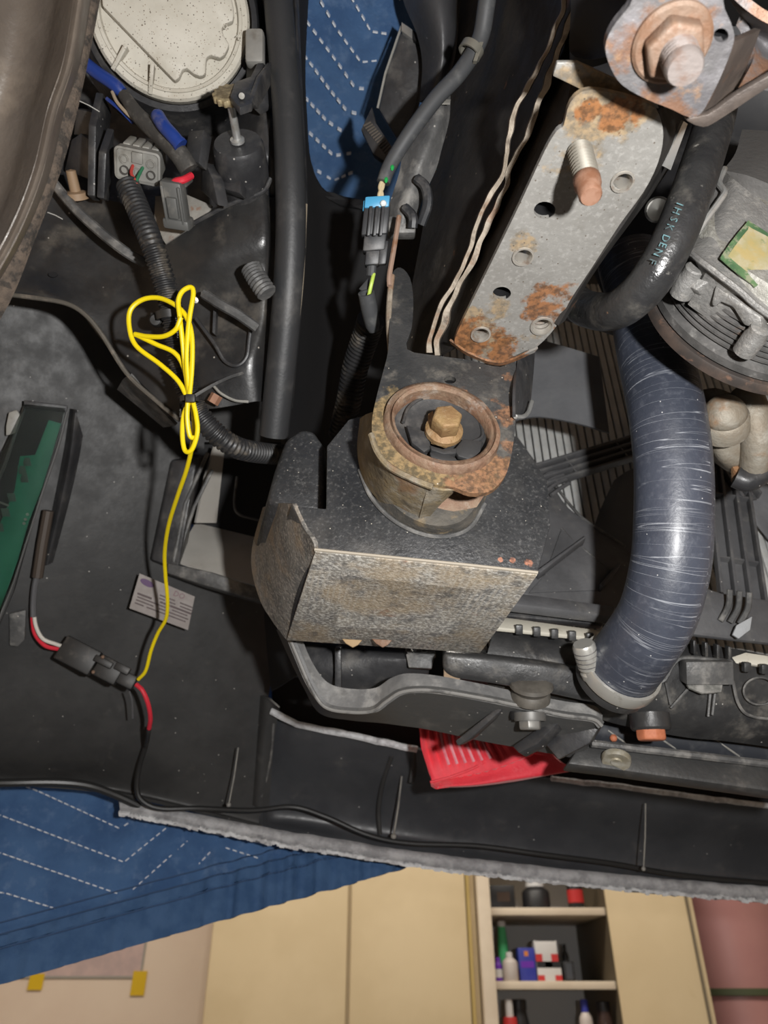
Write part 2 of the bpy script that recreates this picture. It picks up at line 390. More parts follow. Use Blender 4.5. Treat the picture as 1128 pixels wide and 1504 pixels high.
# poster on the wall, held by yellow tape
pw = plane((0, 3.499, 0), (0, -1, 0))
a, b = pw(20, 1440), pw(206, 1440)
t = thing('paper_sheet', 'pale printed sheet taped to the wall left of the cream cabinet', 'poster', ((a.x+b.x)/2, 3.497, pw(100, 1437).z))
zt, zb = pw(100, 1250).z, pw(100, 1435).z
slab('sheet', (a.x, 3.4955, zb), (b.x, 3.4985, zt), mat('paper', (0.62, 0.46, 0.42), 0.7, col2=(0.5, 0.38, 0.36), scale=14, layers=[('noise', (0.25, 0.3, 0.33), 10, 0.62, 0.7, 0.7)]), t)
edge = mat('paper_edge', (0.35, 0.33, 0.29), 0.7)
slab('border', (a.x, 3.494, zb-0.004), (b.x, 3.4954, zb+0.004), edge, t)
slab('border', (b.x-0.004, 3.494, zb+0.0045), (b.x+0.004, 3.4954, zt), edge, t)
yt = mat('yellow_tape', (0.72, 0.47, 0.01), 0.5)
for (xa, xb, ya, yb) in ((46, 62, 1430, 1454), (197, 212, 1426, 1462)):
    p, q = pw(xa, ya), pw(xb, yb); slab('tape', (p.x, 3.492, q.z), (q.x, 3.4938, p.z), yt, t)
# pink drum with a green band
pc = PY(1112, 1400, 2.6); rr = 0.24
pink = mat('pink_plastic', (0.42, 0.20, 0.19), 0.4, col2=(0.46, 0.23, 0.21), scale=3)
t = thing('storage_drum', 'dull pink storage drum with a dark green band beside the open cabinet door', 'drum', (pc.x+0.13, 3.14, 0))
dc = V((pc.x+0.13, 3.14, 0)); zb = PY(1112, 1457, 2.7).z
mk('body', MB().lathe(dc, (0, 0, 1), [(0, 0.0), (rr*0.94, 0.0), (rr*0.96, zb-0.01), (rr*0.97, zb+0.012), (rr, zb+0.06), (rr*1.06, 1.95), (rr*1.02, 2.0), (0, 2.0)], 40), pink, t)
mk('band', MB().lathe(dc, (0, 0, 1), [(rr*0.97, zb-0.011), (rr*1.005, zb-0.009), (rr*1.005, zb+0.009), (rr*0.97, zb+0.011)], 40), mat('green_strap', (0.06, 0.07, 0.03), 0.6), t)

# ================================================================== moving blanket: over the front of the car and down in front of it
BZ, BY = 0.80, 1.17       # relative to the camera
blue = mat('blue_cloth', (0.050, 0.125, 0.285), 0.85, col2=(0.080, 0.18, 0.37), scale=16, layers=[('noise', (0.18, 0.29, 0.48), 60, 0.5, 0.72, 0.5)], bump=0.5, bscale=420, sheen=0.25)
def thin_cloth(m, k=0.3):
    nt = m.node_tree; b = nt.nodes['Principled BSDF']; out = nt.nodes['Material Output']
    tr_ = nt.nodes.new('ShaderNodeBsdfTranslucent'); mx = nt.nodes.new('ShaderNodeMixShader'); mx.inputs[0].default_value = k
    nt.links.new(b.inputs['Base Color'].links[0].from_socket, tr_.inputs['Color'])
    nt.links.new(b.outputs[0], mx.inputs[1]); nt.links.new(tr_.outputs[0], mx.inputs[2]); nt.links.new(mx.outputs[0], out.inputs['Surface'])
thin_cloth(blue)
bluehem = mat('blue_binding', (0.050, 0.125, 0.28), 0.8, col2=(0.075, 0.165, 0.34), scale=40, bump=0.45, bscale=500)
thin_cloth(bluehem)
thread = mat('white_thread', (0.62, 0.66, 0.72), 0.7)
ZT = CAM.z+BZ
tb = thing('moving_blanket', 'blue quilted moving blanket with white zigzag stitching draped over the car front', 'blanket', (-0.25, BY, CAM.z+0.0))
topf = lambda x, y: PZ(x, y, BZ); frf = plane((-0.35, 0.985, 0), V((0.21, -1, 0)).normalized())
def BYf(X): return 0.985+0.21*(X+0.35)
seams_f = [[(-30, 1130), (58, 1163), (178, 1218), (196, 1206), (215, 1190)], [(-30, 1186), (5, 1199), (184, 1267), (247, 1216), (262, 1200)],
           [(-30, 1243), (5, 1254), (186, 1317), (290, 1224), (300, 1212)], [(-30, 1309), (10, 1312), (116, 1345)], [(256, 1308), (320, 1242), (402, 1268), (470, 1290)]]
seams_t = [[(497, -40), (545, 43), (570, 47)], [(460, -20), (495, 40), (530, 88), (556, 85)], [(448, 25), (495, 88), (522, 127), (540, 128)],
           [(445, 75), (485, 130), (510, 161), (530, 166)], [(446, 138), (480, 175), (505, 192)], [(452, 190), (490, 226), (520, 222)], [(462, 246), (490, 262), (520, 250)],
           [(560, -40), (590, 0), (612, -2)]]
def segd(p, a, b):
    ab = b-a; t = max(0, min(1, (p-a).dot(ab)/max(1e-9, ab.dot(ab)))); return (p-a-ab*t).length
S3 = [[topf(*q) for q in s] for s in seams_t]+[[frf(*q) for q in s] for s in seams_f]
def puff(p):
    d = min(segd(p, a, b) for s in S3 for a, b in zip(s, s[1:])); return 0.006*(1-math.exp(-d/0.012))
# profile in (Y, Z): flat on top, rounded over, hanging in front
prof = [(0.02, ZT+0.0), (0.2, ZT), (0.31, ZT), (0.42, ZT), (0.52, ZT), (0.7, ZT), (0.95, ZT), (1.08, ZT-0.02), (1.15, ZT-0.09), (BY, ZT-0.18)]
hemL = frf(0, 1445); hemR = frf(592, 1275)
def hemz(X): return hemL.z+(hemR.z-hemL.z)*(X-hemL.x)/(hemR.x-hemL.x)
G = []
XA, XB, NX = -0.95, 0.055, 230
cols = []
for i in range(NX+1):
    X = XA+(XB-XA)*i/NX; col = []
    for (y, z) in prof: col.append(V((X, y+(BYf(X)-BY)*max(0, min(1, (y-0.55)/0.35)), z)))
    zh = min(hemz(X), ZT-0.25); z0 = ZT-0.18
    for k in range(1, 91):
        z = z0+(zh-z0)*(k/90.0)**1.0
        wr = max(0.0, min(1.0, (X+0.30)/0.22))*max(0, 1-(z-zh)/0.20)
        col.append(V((X+0.004*wr*noise.noise(V((X*60, z*9, 0))), BYf(X)+0.009*noise.noise(V((X*5, z*3, 1)))+0.030*wr*noise.noise(V((X*48+z*6, z*7, 3))), z)))
    cols.append(col)
fine = [cr(c[:10], 7)[:-1]+c[9:] for c in cols]
for i in range(len(fine[0])):
    row = []
    for c in fine:
        p = c[i].copy(); q = puff(p)
        if p.z > ZT-0.03: p.z += -q+0.004*noise.noise(V((p.x*12, p.y*12, 5)))
        else: p.y += -q
        row.append(p)
    G.append(row)
mk('quilted_panel', MB().sheet(G, 0.004), blue, tb, smooth=80)
for s in seams_t+seams_f:
    f = topf if s in seams_t else frf; up = V((0, 0, -1)) if s in seams_t else V((0, -1, 0)); mb = MB(); pts = [f(*q) for q in s]
    for a, b in zip(pts, pts[1:]):
        L = (b-a).length; n = max(1, int(L/0.0085)); dr = (b-a)/L
        for k in range(n):
            c = a+dr*(L*(k+0.5)/n)+up*0.003
            if s in seams_f and c.z < hemz(c.x)+0.06: continue
            mb.box(c, dr*0.0025, dr.cross(up)*0.00065, up*0.0025)
    if mb.v: mk('stitch_line', mb, thread, tb)
# hem binding with two rows of blue stitching
def hemstrip(h0, h1, off, n=90):
    rows = []
    for h in (h0, (h0+h1)/2, h1):
        rows.append([V((c[-1].x, c[-1].y-0.006-off+0.005*noise.noise(V((c[-1].x*110, h*60, 2))), c[-1].z+h)) for c in fine if c[-1].x < 0.03])
    return MB().sheet(rows, 0.003)
mk('binding', hemstrip(-0.002, 0.05, 0.004), bluehem, tb, smooth=80)
mk('binding_ridge', hemstrip(0.036, 0.047, 0.008), bluehem, tb, smooth=80)
navy = mat('navy_thread', (0.028, 0.065, 0.15), 0.8)
for hh in (0.034, 0.049, 0.062):
    mb = MB(); cs = [c[-1] for c in fine if c[-1].x < 0.02]
    for k in range(0, len(cs)-1):
        q = cs[k].lerp(cs[k+1], 0.5); dv = (cs[k+1]-cs[k]).normalized(); mb.box(q+V((0, -0.0125 if hh < .055 else -.0085, hh)), dv*0.0024, V((0, 0.0012, 0)), V((0, 0, 0.0007)))
    mk('hem_stitching', mb, navy, tb)

# ================================================================== the car, seen from below: body parts on the left
# unseen bonnet sheet added above to keep room light out of the gaps
tag(mk('blackout', MB().sheet([[V((x, y, CAM.z+1.0+0.03*math.cos(x*1.5))) for x in (-1.0, -0.6, -0.2, 0.2, 0.6, 1.0)] for y in (-0.6, -0.2, 0.2, 0.6, 0.95, 1.1)], 0.01), blackdeep), 'unseen bonnet above the engine bay', 'blackout')

# ---- wheel arch liner, top left
brown = mat('liner_brown', (0.070, 0.057, 0.047), 0.40, col2=(0.10, 0.082, 0.067), scale=14, layers=[('noise', (0.27, 0.22, 0.17), 30, 0.5, 0.8, 0.3), ('speck', (0.4, 0.36, 0.3), 120, 0.13, 0.08)], bump=0.25, bscale=160, rvar=0.1)
fuzz = mat('felt_edge', (0.040, 0.030, 0.023), 0.9, col2=(0.075, 0.055, 0.04), scale=120, layers=[('noise', (0.012, 0.01, 0.008), 160, 0.5, 0.6, 0.8)], bump=0.9, bscale=350)
tw = thing('wheel_arch_liner', 'dull brown wheel arch liner with a dark felt edge beside the headlight', 'liner', P(60, 200, 0.42))
ridge = [(152, -170), (139, -50), (133, 0), (117, 94), (94, 164), (74, 250), (43, 331), (0, 410), (-60, 500)]
edgeR = [(166, -170), (152, -50), (147, 0), (128, 98), (106, 195), (85, 265), (52, 351), (14, 445), (-45, 540)]
rows = []
for (x, y) in ridge:
    rows.append([(x-300, y+30, 0.36), (x-190, y+20, 0.375), (x-110, y+10, 0.40), (x-62, y+4, 0.398), (x-40, y, 0.383), (x-18, y, 0.372), (x-3, y, 0.385), (x+1, y, 0.397)])
mk('shell', MB().surf(rows, 5, 6, 0.004), brown, tw, smooth=70)
rows = [[(a[0]-2, a[1], 0.396), ((a[0]+b[0])/2, (a[1]+b[1])/2, 0.398), (b[0], b[1], 0.402)] for a, b in zip(ridge, edgeR)]
mk('felt_edge', MB().surf(rows, 3, 6, 0.006), fuzz, tw, smooth=70)
for (a, b) in (((116, 148), (146, 164)), ((70, 312), (92, 322)), ((72, 233), (86, 247))):
    mk('bristle', MB().tube([P(*a, 0.405), P((a[0]+b[0])/2, (a[1]+b[1])/2-1, 0.41), P(*b, 0.415)], 0.0003, 5), mat('bristle_grey', (0.25, 0.24, 0.22), 0.6), tw)

# ---- headlight housing
capm = mat('dust_cap', (0.56, 0.53, 0.46), 0.55, col2=(0.47, 0.44, 0.37), scale=22, layers=[('noise', (0.30, 0.25, 0.18), 18, 0.55, 0.75, 0.45), ('speck', (0.06, 0.042, 0.025), 420, 0.26, 0.30), ('speck', (0.16, 0.10, 0.05), 640, 0.28, 0.30)], bump=0.12)
th = thing('headlight_housing', 'black headlight housing with a round dirty white dust cap', 'headlight', P(250, 150, 0.66))
hc = P(250, 22, 0.60); toC = (CAM-hc).normalized(); ax = (toC*0.9+V((0, -0.35, 0.0))).normalized()
rad = 0.0635
mk('collar', MB().lathe(hc, ax, [(rad*1.03, -0.002), (rad*1.10, -0.004), (rad*1.15, -0.02), (rad*1.3, -0.05), (rad*1.2, -0.055)], 56), black, th)
dc_ = mk('dust_cap', MB().lathe(hc, ax, [(0, 0.0), (rad*0.84, 0.0), (rad*0.86, 0.004), (rad*0.90, 0.0045), (rad*0.905, 0.003), (rad*0.97, 0.003), (rad, 0.0005), (rad, -0.008), (rad*0.9, -0.009)], 64), capm, th)
dc_['label'] = 'round dirty white dust cap'
capf = plane(hc+ax*0.0005, ax)
lob = []
for k in range(72):
    a = 2*math.pi*k/72
    r = 0.80
    for q in (-0.35, 0.25, 0.85, 1.35, 1.9):
        dq = abs((a-q+math.pi) % (2*math.pi)-math.pi)
        if q in (0.25, 0.85, 1.35): r -= 0.14*math.exp(-(dq/0.13)**4)
    x, y = r*math.cos(a), r*math.sin(a)          # y down the picture
    d = x*(-0.70)+y*0.714                         # chord on the lower left
    if d > 0.56: x -= (-0.70)*(d-0.56); y -= 0.714*(d-0.56)
    lob.append((x, y))
e1 = (R_-ax*R_.dot(ax)).normalized(); e2 = ax.cross(e1)
if e2.dot(U_) > 0: e2 = -e2
mk('raised_panel', MB().prism([hc+(e1*x+e2*y)*rad+ax*0.0002 for x, y in lob], ax*0.010), capm, dc_, 0.0014)
def capP(x, y, h=0.0): return capf(x, y)+ax*h
for (a, b) in (((188, 73), (166, 104)), ((226, 100), (221, 140))):
    q = capP(*a); r_ = capP(*b); wv = (r_-q).normalized().cross(ax)*0.0016
    mk('cap_rib', MB().prism([q-wv, r_-wv, r_-wv+ax*0.004, q-wv+ax*0.013], wv*2), capm, dc_, 0.0005)
for (s, x, y, an) in (('10CX', 288, 100, -0.5), ('O', 290, 68, -0.3), ('O', 331, 45, 0), ('10', 350, 60, -0.9)):
    rt = e1*math.cos(an)-e2*math.sin(an)
    text('embossing', s, capP(x, y, 0.0088), rt, -(e2*math.cos(an)+e1*math.sin(an)), 0.005, capm, dc_, 0.0003)
hb = [[(40, -40, .64), (120, -40, .65), (250, -40, .655), (370, -40, .65), (400, -40, .62)],
      [(60, 60, .69), (130, 80, .70), (250, 100, .71), (360, 80, .685), (398, 60, .63)],
      [(70, 150, .68), (150, 160, .72), (250, 170, .71), (330, 160, .68), (396, 150, .625)],
      [(70, 220, .67), (140, 230, .72), (230, 240, .71), (310, 230, .67), (394, 220, .62)],
      [(70, 290, .66), (150, 300, .70), (240, 320, .69), (310, 310, .68), (390, 300, .65)],
      [(60, 360, .68), (150, 380, .70), (250, 390, .70), (330, 380, .69), (390, 370, .67)]]
for i, r in enumerate(hb): r.append((424, r[-1][1], (.645, .66, .675, .68, .69, .70)[i]))
mk('body', MB().surf(hb, 6, 6, 0.004), black, th, smooth=60)
for pts, d in (([(152, 137), (141, 185), (139, 288), (147, 296), (156, 240), (164, 165)], 0.615), ([(168, 190), (156, 225), (153, 292), (160, 296), (166, 250)], 0.61),
               ([(118, 196), (140, 212), (142, 268), (95, 250), (105, 205)], 0.64), ([(112, 160), (137, 165), (138, 200), (108, 198)], 0.645)):
    mk('rib', MB().plate(pts, plane3((*pts[0], d), (*pts[1], d-0.01), (*pts[2], d+0.004)), 0.006), black, th, 0.0008)
for pts, d in (([(276, 192), (300, 190), (296, 215), (292, 240), (272, 232)], 0.60), ([(300, 238), (312, 262), (320, 302), (308, 292), (294, 280), (295, 250)], 0.595), ([(318, 243), (356, 240), (352, 284), (316, 274)], 0.60), ([(362, 94), (389, 92), (388, 150), (372, 160), (360, 130)], 0.61)):
    mk('web', MB().plate(pts, plane3((*pts[0], d+0.01), (*pts[1], d), (*pts[2], d-0.004)), 0.010), black, th, 0.0012)
# headlight aim adjuster
ta = thing('aim_adjuster', 'headlight aim adjuster with toothed wheel and white shaft', 'adjuster', P(349, 213, 0.60))
zinc = mat('zinc', (0.62, 0.62, 0.6), 0.35, 0.7, layers=[('noise', (0.3, 0.24, 0.15), 80, 0.5, 0.7, 0.5)])
sa = (U_*0.52-F_*0.85).normalized(); sb = P(349, 208, 0.592)
mk('boss', MB().lathe(sb, sa, [(0, -0.001), (0.019, -0.001), (0.0205, -0.004), (0.0215, -0.022), (0.019, -0.05)], 32), black, ta)
mk('shaft', MB().lathe(sb, sa, [(0, 0), (0.0058, 0), (0.0058, 0.002), (0.0032, 0.003), (0.0032, 0.036), (0, 0.036)], 16), zinc, ta)
gb = MB(); gv = []
for k in range(56):
    a = 2*math.pi*k/56; r = 0.0128 if k % 4 < 2 else 0.0114; e = R_; g = sa.cross(R_).normalized(); gv.append(sb+sa*0.034+(e*math.cos(a)+g*math.sin(a))*r)
mk('toothed_wheel', gb.prism(gv, sa*0.005), mat('brass_dirty', (0.42, 0.34, 0.2), 0.5, 0.3, layers=[('noise', (0.12, 0.09, 0.05), 120, 0.45, 0.65, 0.8)]), ta, 0.0006)
cb = mk('cage', MB().plate([(338, 141), (345, 120), (368, 112), (378, 92), (388, 92), (384, 112), (377, 126), (370, 152), (352, 158)], plane3((338, 141, .548), (378, 92, .588), (370, 152, .544)), 0.006), black, ta, 0.001)
mk('cage_arm', MB().plate([(370, 150), (384, 112), (399, 92), (398, 125), (380, 160)], plane3((370, 150, .546), (399, 92, .585), (380, 160, .56)), 0.004), black, cb, 0.0006)
mk('pin', MB().lathe(P(355, 141, 0.545), (CAM-P(355, 141, .56)), [(0, 0.003), (0.0022, 0.0025), (0.0024, -0.002), (0, -0.002)], 12), greyp, cb)
mk('clip', MB().box(P(375, 72, .60), R_*0.0075, U_*0.014, F_*0.006), greyp, th, 0.003)

# ---- lower headlight bracket (pressed black sheet) and the panel right of it
brk = mat('black_paint_dusty', (0.018, 0.018, 0.019), 0.42, col2=(0.032, 0.031, 0.030), scale=18, layers=[('noise', (0.24, 0.21, 0.17), 26, 0.53, 0.8, 0.4), ('noise', (0.24, 0.10, 0.05), 22, 0.68, 0.76, 0.5), ('speck', (0.4, 0.37, 0.33), 130, 0.13, 0.08)], bump=0.2, bscale=120, rvar=0.14)
tk = thing('headlight_bracket', 'pressed black sheet bracket under the headlight with a turned lower edge', 'bracket', P(150, 400, 0.64))
hole = [(78+7*math.cos(a), 403+4*math.sin(a)) for a in [2*math.pi*k/14 for k in range(14)]]
rows = [[(60, 268, .650), (110, 282, .655), (150, 292, .66), (190, 305, .66), (215, 340, .655)],
        [(35, 335, .640), (90, 345, .648), (140, 352, .655), (190, 365, .655), (232, 400, .645)],
        [(15, 390, .632), (75, 398, .640), (130, 412, .648), (195, 440, .650), (250, 470, .64)],
        [(5, 428, .625), (75, 437, .630), (125, 460, .64), (185, 510, .645), (262, 545, .635)],
        [(2, 434, .640), (80, 442, .640), (112, 452, .645), (170, 525, .645), (264, 618, .635)]]
mk('sheet', MB().surf(rows, 7, 6, 0.003), brk, tk, smooth=50)
mk('turned_edge', MB().tube(path([(-10, 430, .628), (40, 436, .628), (95, 445, .63), (125, 462, .632), (150, 492, .635), (186, 548, .638), (225, 585, .638), (264, 617, .632)], 7), 0.0020, 8), mat('worn_edge', (0.10, 0.09, 0.075), 0.5, layers=[('noise', (0.3, 0.25, 0.2), 60, 0.5, 0.7, 0.6)]), tk)
mk('drain_hole', MB().plate(hole, plane3((70, 400, .6335), (90, 400, .636), (78, 410, .633)), 0.001), blackdeep, tk)
mk('flat_stay', MB().tube(path([(78, 268, .63), (110, 306, .622), (150, 343, .618), (185, 370, .62), (212, 386, .63)], 5), 0.0042, 8), dusty, tk)
mk('tan_stud', MB().lathe(P(112, 286, .63), U_*0.7-F_*0.5, [(0, 0.02), (0.004, 0.019), (0.0045, 0.003), (0.009, 0.002), (0.010, -0.003), (0, -0.003)], 16), mat('tan_plastic', (0.30, 0.20, 0.12), 0.6), tk)
mk('tab', MB().plate([(180, 558), (190, 552), (225, 590), (258, 625), (240, 628), (172, 572)], plane3((180, 558, .66), (225, 590, .66), (172, 572, .70)), 0.003), dusty, tk)
t2 = thing('fender_bracket', 'glossy black moulded panel below the aim adjuster', 'panel', P(320, 420, 0.62))
rows = [[(236, 356, .645), (290, 326, .632), (340, 300, .622), (384, 284, .618), (398, 290, .63)],
        [(246, 395, .645), (300, 380, .626), (345, 365, .620), (390, 350, .618), (399, 352, .63)],
        [(255, 435, .648), (300, 425, .640), (345, 412, .634), (388, 400, .630), (397, 402, .64)],
        [(262, 490, .65), (300, 480, .645), (345, 470, .640), (384, 468, .635), (395, 470, .645)],
        [(270, 550, .65), (300, 548, .640), (330, 540, .635), (368, 530, .632), (388, 530, .645)],
        [(280, 600, .65), (310, 600, .640), (340, 596, .64), (372, 590, .64), (386, 590, .65)]]
for i, r in enumerate(rows): r.append((r[-1][0]+24, r[-1][1]+2, (.66, .655, .665, .68, .69, .695)[i]))
mk('sheet', MB().surf(rows, 6, 6, 0.004), brk, t2, smooth=45)
mk('rim', MB().tube(path([(238, 355, .642), (290, 325, .628), (340, 299, .618), (384, 283, .614), (398, 262, .612)], 6), 0.002, 8), black, t2)
mk('rim', MB().tube(path([(288, 468, .635), (315, 505, .63), (330, 530, .63), (348, 537, .628), (362, 525, .628), (366, 500, .628), (370, 470, .628)], 6), 0.0017, 8), black, t2)
mk('stay', MB().tube(path([(300, 432, .615), (325, 448, .608), (350, 462, .608), (378, 482, .612)], 5), 0.0042, 8), dusty, t2)
mk('rib', MB().plate([(314, 442), (318, 442), (316, 492), (312, 488)], plane3((314, 442, .628), (318, 442, .628), (314, 492, .63)), 0.008), black, t2)
mk('rivet', MB().lathe(P(287, 441, .632), CAM-P(287, 441, .6), [(0, .002), (.0025, .0015), (.003, -.001), (0, -.001)], 12), zinc, t2)
mk('scuff_edge', MB().tube(path([(314, 567, .632), (325, 578, .63), (345, 588, .63), (365, 590, .632)], 5), 0.0012, 6), greyp, t2)
mk('orange_stud', MB().tube([P(312, 592, .625), P(319, 580, .625)], 0.005, 6), mat('rusty_stud', (0.33, 0.17, 0.10), 0.7, col2=(0.22, 0.1, 0.06)), t2)
pt = path([(368, 392, .60), (378, 410, .598), (393, 432, .596)], 9)
mk('threaded_end', MB().tube(pt, [0.0075+0.0012*(i % 2) for i in range(len(pt))], 14), dusty, t2)
# metal plate behind the small connector
tag(mk('metal_plate', MB().plate([(228, 288), (275, 286), (312, 302), (303, 318), (243, 358), (226, 330)], plane3((240, 285, .635), (305, 300, .63), (243, 355, .628)), 0.002), mat('dirty_steel', (0.42, 0.40, 0.36), 0.5, 0.4, col2=(0.3, 0.28, 0.25), layers=[('noise', (0.33, 0.15, 0.08), 50, 0.55, 0.65, 0.8)], bump=0.3), None, 0.0004), 'small bare steel plate with rust spots behind the grey plug', 'plate')

# ---- wiring at the headlight
tg = thing('bulb_connector', 'grey six-way plug on the headlight with dirty cells', 'connector', P(207, 240, 0.60))
cc = P(206, 240, .600); cx = (R_*0.96-U_*0.25).normalized(); cz = (F_*-0.72-U_*0.60).normalized(); cy = cz.cross(cx).normalized(); cx = cy.cross(cz)
def rrect(c, ex, ey, w_, h_, r, n=4):
    out = []
    for sx, sy, a0 in ((1, 1, 0), (-1, 1, 90), (-1, -1, 180), (1, -1, 270)):
        for k in range(n+1):
            a = math.radians(a0+90*k/n); out.append(c+ex*(sx*(w_-r)+r*math.cos(a))+ey*(sy*(h_-r)+r*math.sin(a)))
    return out
mk('body', MB().loft([rrect(cc-cz*0.024, cx, cy, 0.015, 0.010, 0.003), rrect(cc, cx, cy, 0.0165, 0.0115, 0.003), rrect(cc+cz*0.0005, cx, cy, 0.0178, 0.0125, 0.004), rrect(cc+cz*0.009, cx, cy, 0.0180, 0.0128, 0.004), rrect(cc+cz*0.0095, cx, cy, 0.0165, 0.0112, 0.003), rrect(cc+cz*0.0078, cx, cy, 0.016, 0.0108, 0.003)]), greyp, tg)
for k in range(4):
    mk('ridge', MB().box(cc-cz*0.012+cy*0.0115+cx*(-0.011+0.0075*k), cx*0.0028, cy*0.0016, cz*0.011), greyp, tg, 0.0008)
for i in range(3):
    for j in range(2):
        p = cc+cz*0.0082+cx*(-0.0105+0.0105*i)+cy*(0.0035-0.0085*j)
        if not (i == 1 and j == 0):
            mk('cell', MB().lathe(p, cz, [(0.0036, -0.001), (0.0036, 0.0012), (0.0028, 0.0012), (0.0026, -0.0005), (0, -0.0005)], 14), mat('cell_dark', (0.06, 0.055, 0.05), 0.6) if (i+j) % 2 else greyp, tg)
mk('latch', MB().box(cc+cz*0.008+cy*0.0065, cx*0.0042, cy*0.0042, cz*0.0022), greyp, tg, 0.0006)
for s, col in ((-1, (0.45, 0.05, 0.04)), (1, (0.03, 0.16, 0.08))):
    mk('wire', MB().tube(cr([cc+cz*0.006+cx*0.004*s, cc+cz*0.016-cy*0.004+cx*0.003*s, P(200, 268, .588), P(198, 282, .59)], 5), 0.0013, 7), mat('wire_colour', col, 0.5), tg)
rub = mat('conduit_black', (0.020, 0.020, 0.021), 0.45, layers=[('noise', (0.26, 0.22, 0.17), 60, 0.5, 0.75, 0.5)], rvar=0.1)
def conduit(name, pts, r, label, pitch=0.0036, m=rub, group=None, cat='conduit', wall=0.14):
    p = path(pts, 40); q = [p[0]]; acc = 0
    L = sum((b-a).length for a, b in zip(p, p[1:])); n = int(L/pitch*4); out = []; i = 0; s0 = 0
    for k in range(n+1):
        s = L*k/n
        while i < len(p)-2 and s0+(p[i+1]-p[i]).length < s: s0 += (p[i+1]-p[i]).length; i += 1
        out.append(p[i].lerp(p[i+1], min(1, (s-s0)/max(1e-9, (p[i+1]-p[i]).length))))
    rr = [r*(1+(wall if k % 4 in (0, 1) else -wall)*0.5) for k in range(len(out))]
    o = mk(name, MB().tube(out, rr, 16), m, None, smooth=50)
    return tag(o, label, cat, group)
conduit('wiring_conduit', [(188, 272, .592), (205, 312, .585), (222, 355, .58), (240, 410, .585), (255, 470, .59), (264, 530, .595), (282, 590, .60), (312, 632, .605), (350, 658, .62), (400, 667, .66), (440, 668, .70)], 0.0088, 'ribbed black wiring conduit running down from the grey six-way plug')
tape = mat('cloth_tape', (0.045, 0.042, 0.038), 0.8, layers=[('noise', DUST, 70, 0.48, 0.7, 0.6)], bump=0.4)
tag(mk('taped_wires', MB().tube(path([(182, 140, .602), (205, 172, .595), (235, 198, .59), (262, 225, .585), (278, 250, .588)], 7), [0.005+0.003*min(1, k/16) for k in range(29)], 12), tape), 'black tape-wrapped wires lying under the dust cap', 'wires')
bsl = mat('blue_sleeve', (0.012, 0.040, 0.22), 0.4, layers=[('noise', (0.2, 0.18, 0.18), 60, 0.52, 0.7, 0.5)])
tag(mk('blue_sleeve', MB().tube(path([(112, 82, .60), (140, 105, .60), (165, 122, .60), (180, 136, .602)], 5), [0.0052]*14+[0.005, 0.0046], 14), bsl), 'blue crimp sleeve running out under the brown wheel arch liner', 'sleeve')
tag(mk('blue_sleeve', MB().tube(path([(229, 166, .583), (240, 184, .579), (254, 200, .577), (266, 214, .578)], 5), [0.0035]+[0.0055]*13+[0.006, 0.006], 14), bsl), 'short blue crimp sleeve with a closed end beside black tape', 'sleeve')
tag(mk('thin_wire', MB().tube(path([(165, 135, .60), (172, 150, .598), (188, 168, .597), (200, 178, .60)], 5), 0.0014, 7), mat('tan_wire', (0.35, 0.28, 0.2), 0.6)), 'thin tan wire joining the blue sleeve to the taped wires', 'wire')
tag(mk('thin_blue_wire', MB().tube(path([(157, 145, .605), (175, 160, .603), (195, 180, .605)], 5), 0.0016, 7), bsl), 'thin blue wire beside the black fin of the headlight', 'wire')
ts = thing('lamp_connector', 'small dark grey plug with a red wire in front of the steel plate', 'connector', P(258, 300, .60))
dg = mat('dark_grey_plug', (0.10, 0.10, 0.095), 0.5, layers=[('noise', (0.25, 0.23, 0.2), 70, 0.5, 0.7, 0.5)])
bx = (R_*0.97-U_*0.15).normalized(); by = (U_*0.75-F_*0.55).normalized(); bz = bx.cross(by)
pc = P(258, 298, .592)
mk('body', MB().box(pc, bx*0.0085, by*0.017, bz*0.007), dg, ts, 0.002)
for k in (-1, 1): mk('rib', MB().box(pc+bz*0.0072+bx*0.0066*k, bx*0.001, by*0.014, bz*0.0016), dg, ts, 0.0005)
mk('latch', MB().box(pc+bz*0.0078+by*-0.002, bx*0.004, by*0.008, bz*0.0022), dg, ts, 0.0008)
mk('collar', MB().box(pc-by*0.015, bx*0.0105, by*0.004, bz*0.0085), dg, ts, 0.0018)
rw = mat('red_wire', (0.62, 0.025, 0.045), 0.4)
mk('wire', MB().tube(path([(250, 274, .588), (258, 267, .582), (270, 264, .582), (281, 258, .588)], 6), 0.0028, 10), rw, ts)
mk('wire', MB().tube(path([(263, 276, .59), (272, 271, .588), (280, 264, .592)], 6), 0.0022, 8), tape, ts)

# ---- vertical rubber seal with its flange (left of the blanket gap)
tsl = thing('rubber_seal', 'long black rubber seal channel beside the headlight, beige worn flange', 'seal', P(405, 300, .60))
sp = path([(391, -170, .58), (403, -60, .60), (412, 40, .60), (421, 150, .60), (426, 260, .60), (427, 340, .605), (423, 430, .615), (415, 520, .63), (402, 640, .65)], 8)
seal = mat('seal_rubber', (0.028, 0.029, 0.031), 0.5, layers=[('noise', (0.16, 0.15, 0.14), 30, 0.5, 0.8, 0.4)], bump=0.15)
mk('channel', MB().tube(sp, [0.0115+0.0015*i/len(sp) for i in range(len(sp))], 16), seal, tsl)
mk('flange', MB().surf([[(425, -60, .61), (431, -60, .605), (436, -60, .61)], [(431, 120, .61), (438, 120, .60), (444, 120, .61)], [(435, 300, .61), (446, 300, .60), (452, 300, .615)], [(430, 420, .62), (440, 420, .61), (446, 420, .625)], [(414, 600, .65), (424, 600, .64), (430, 600, .655)]], 3, 8, 0.002), black, tsl)
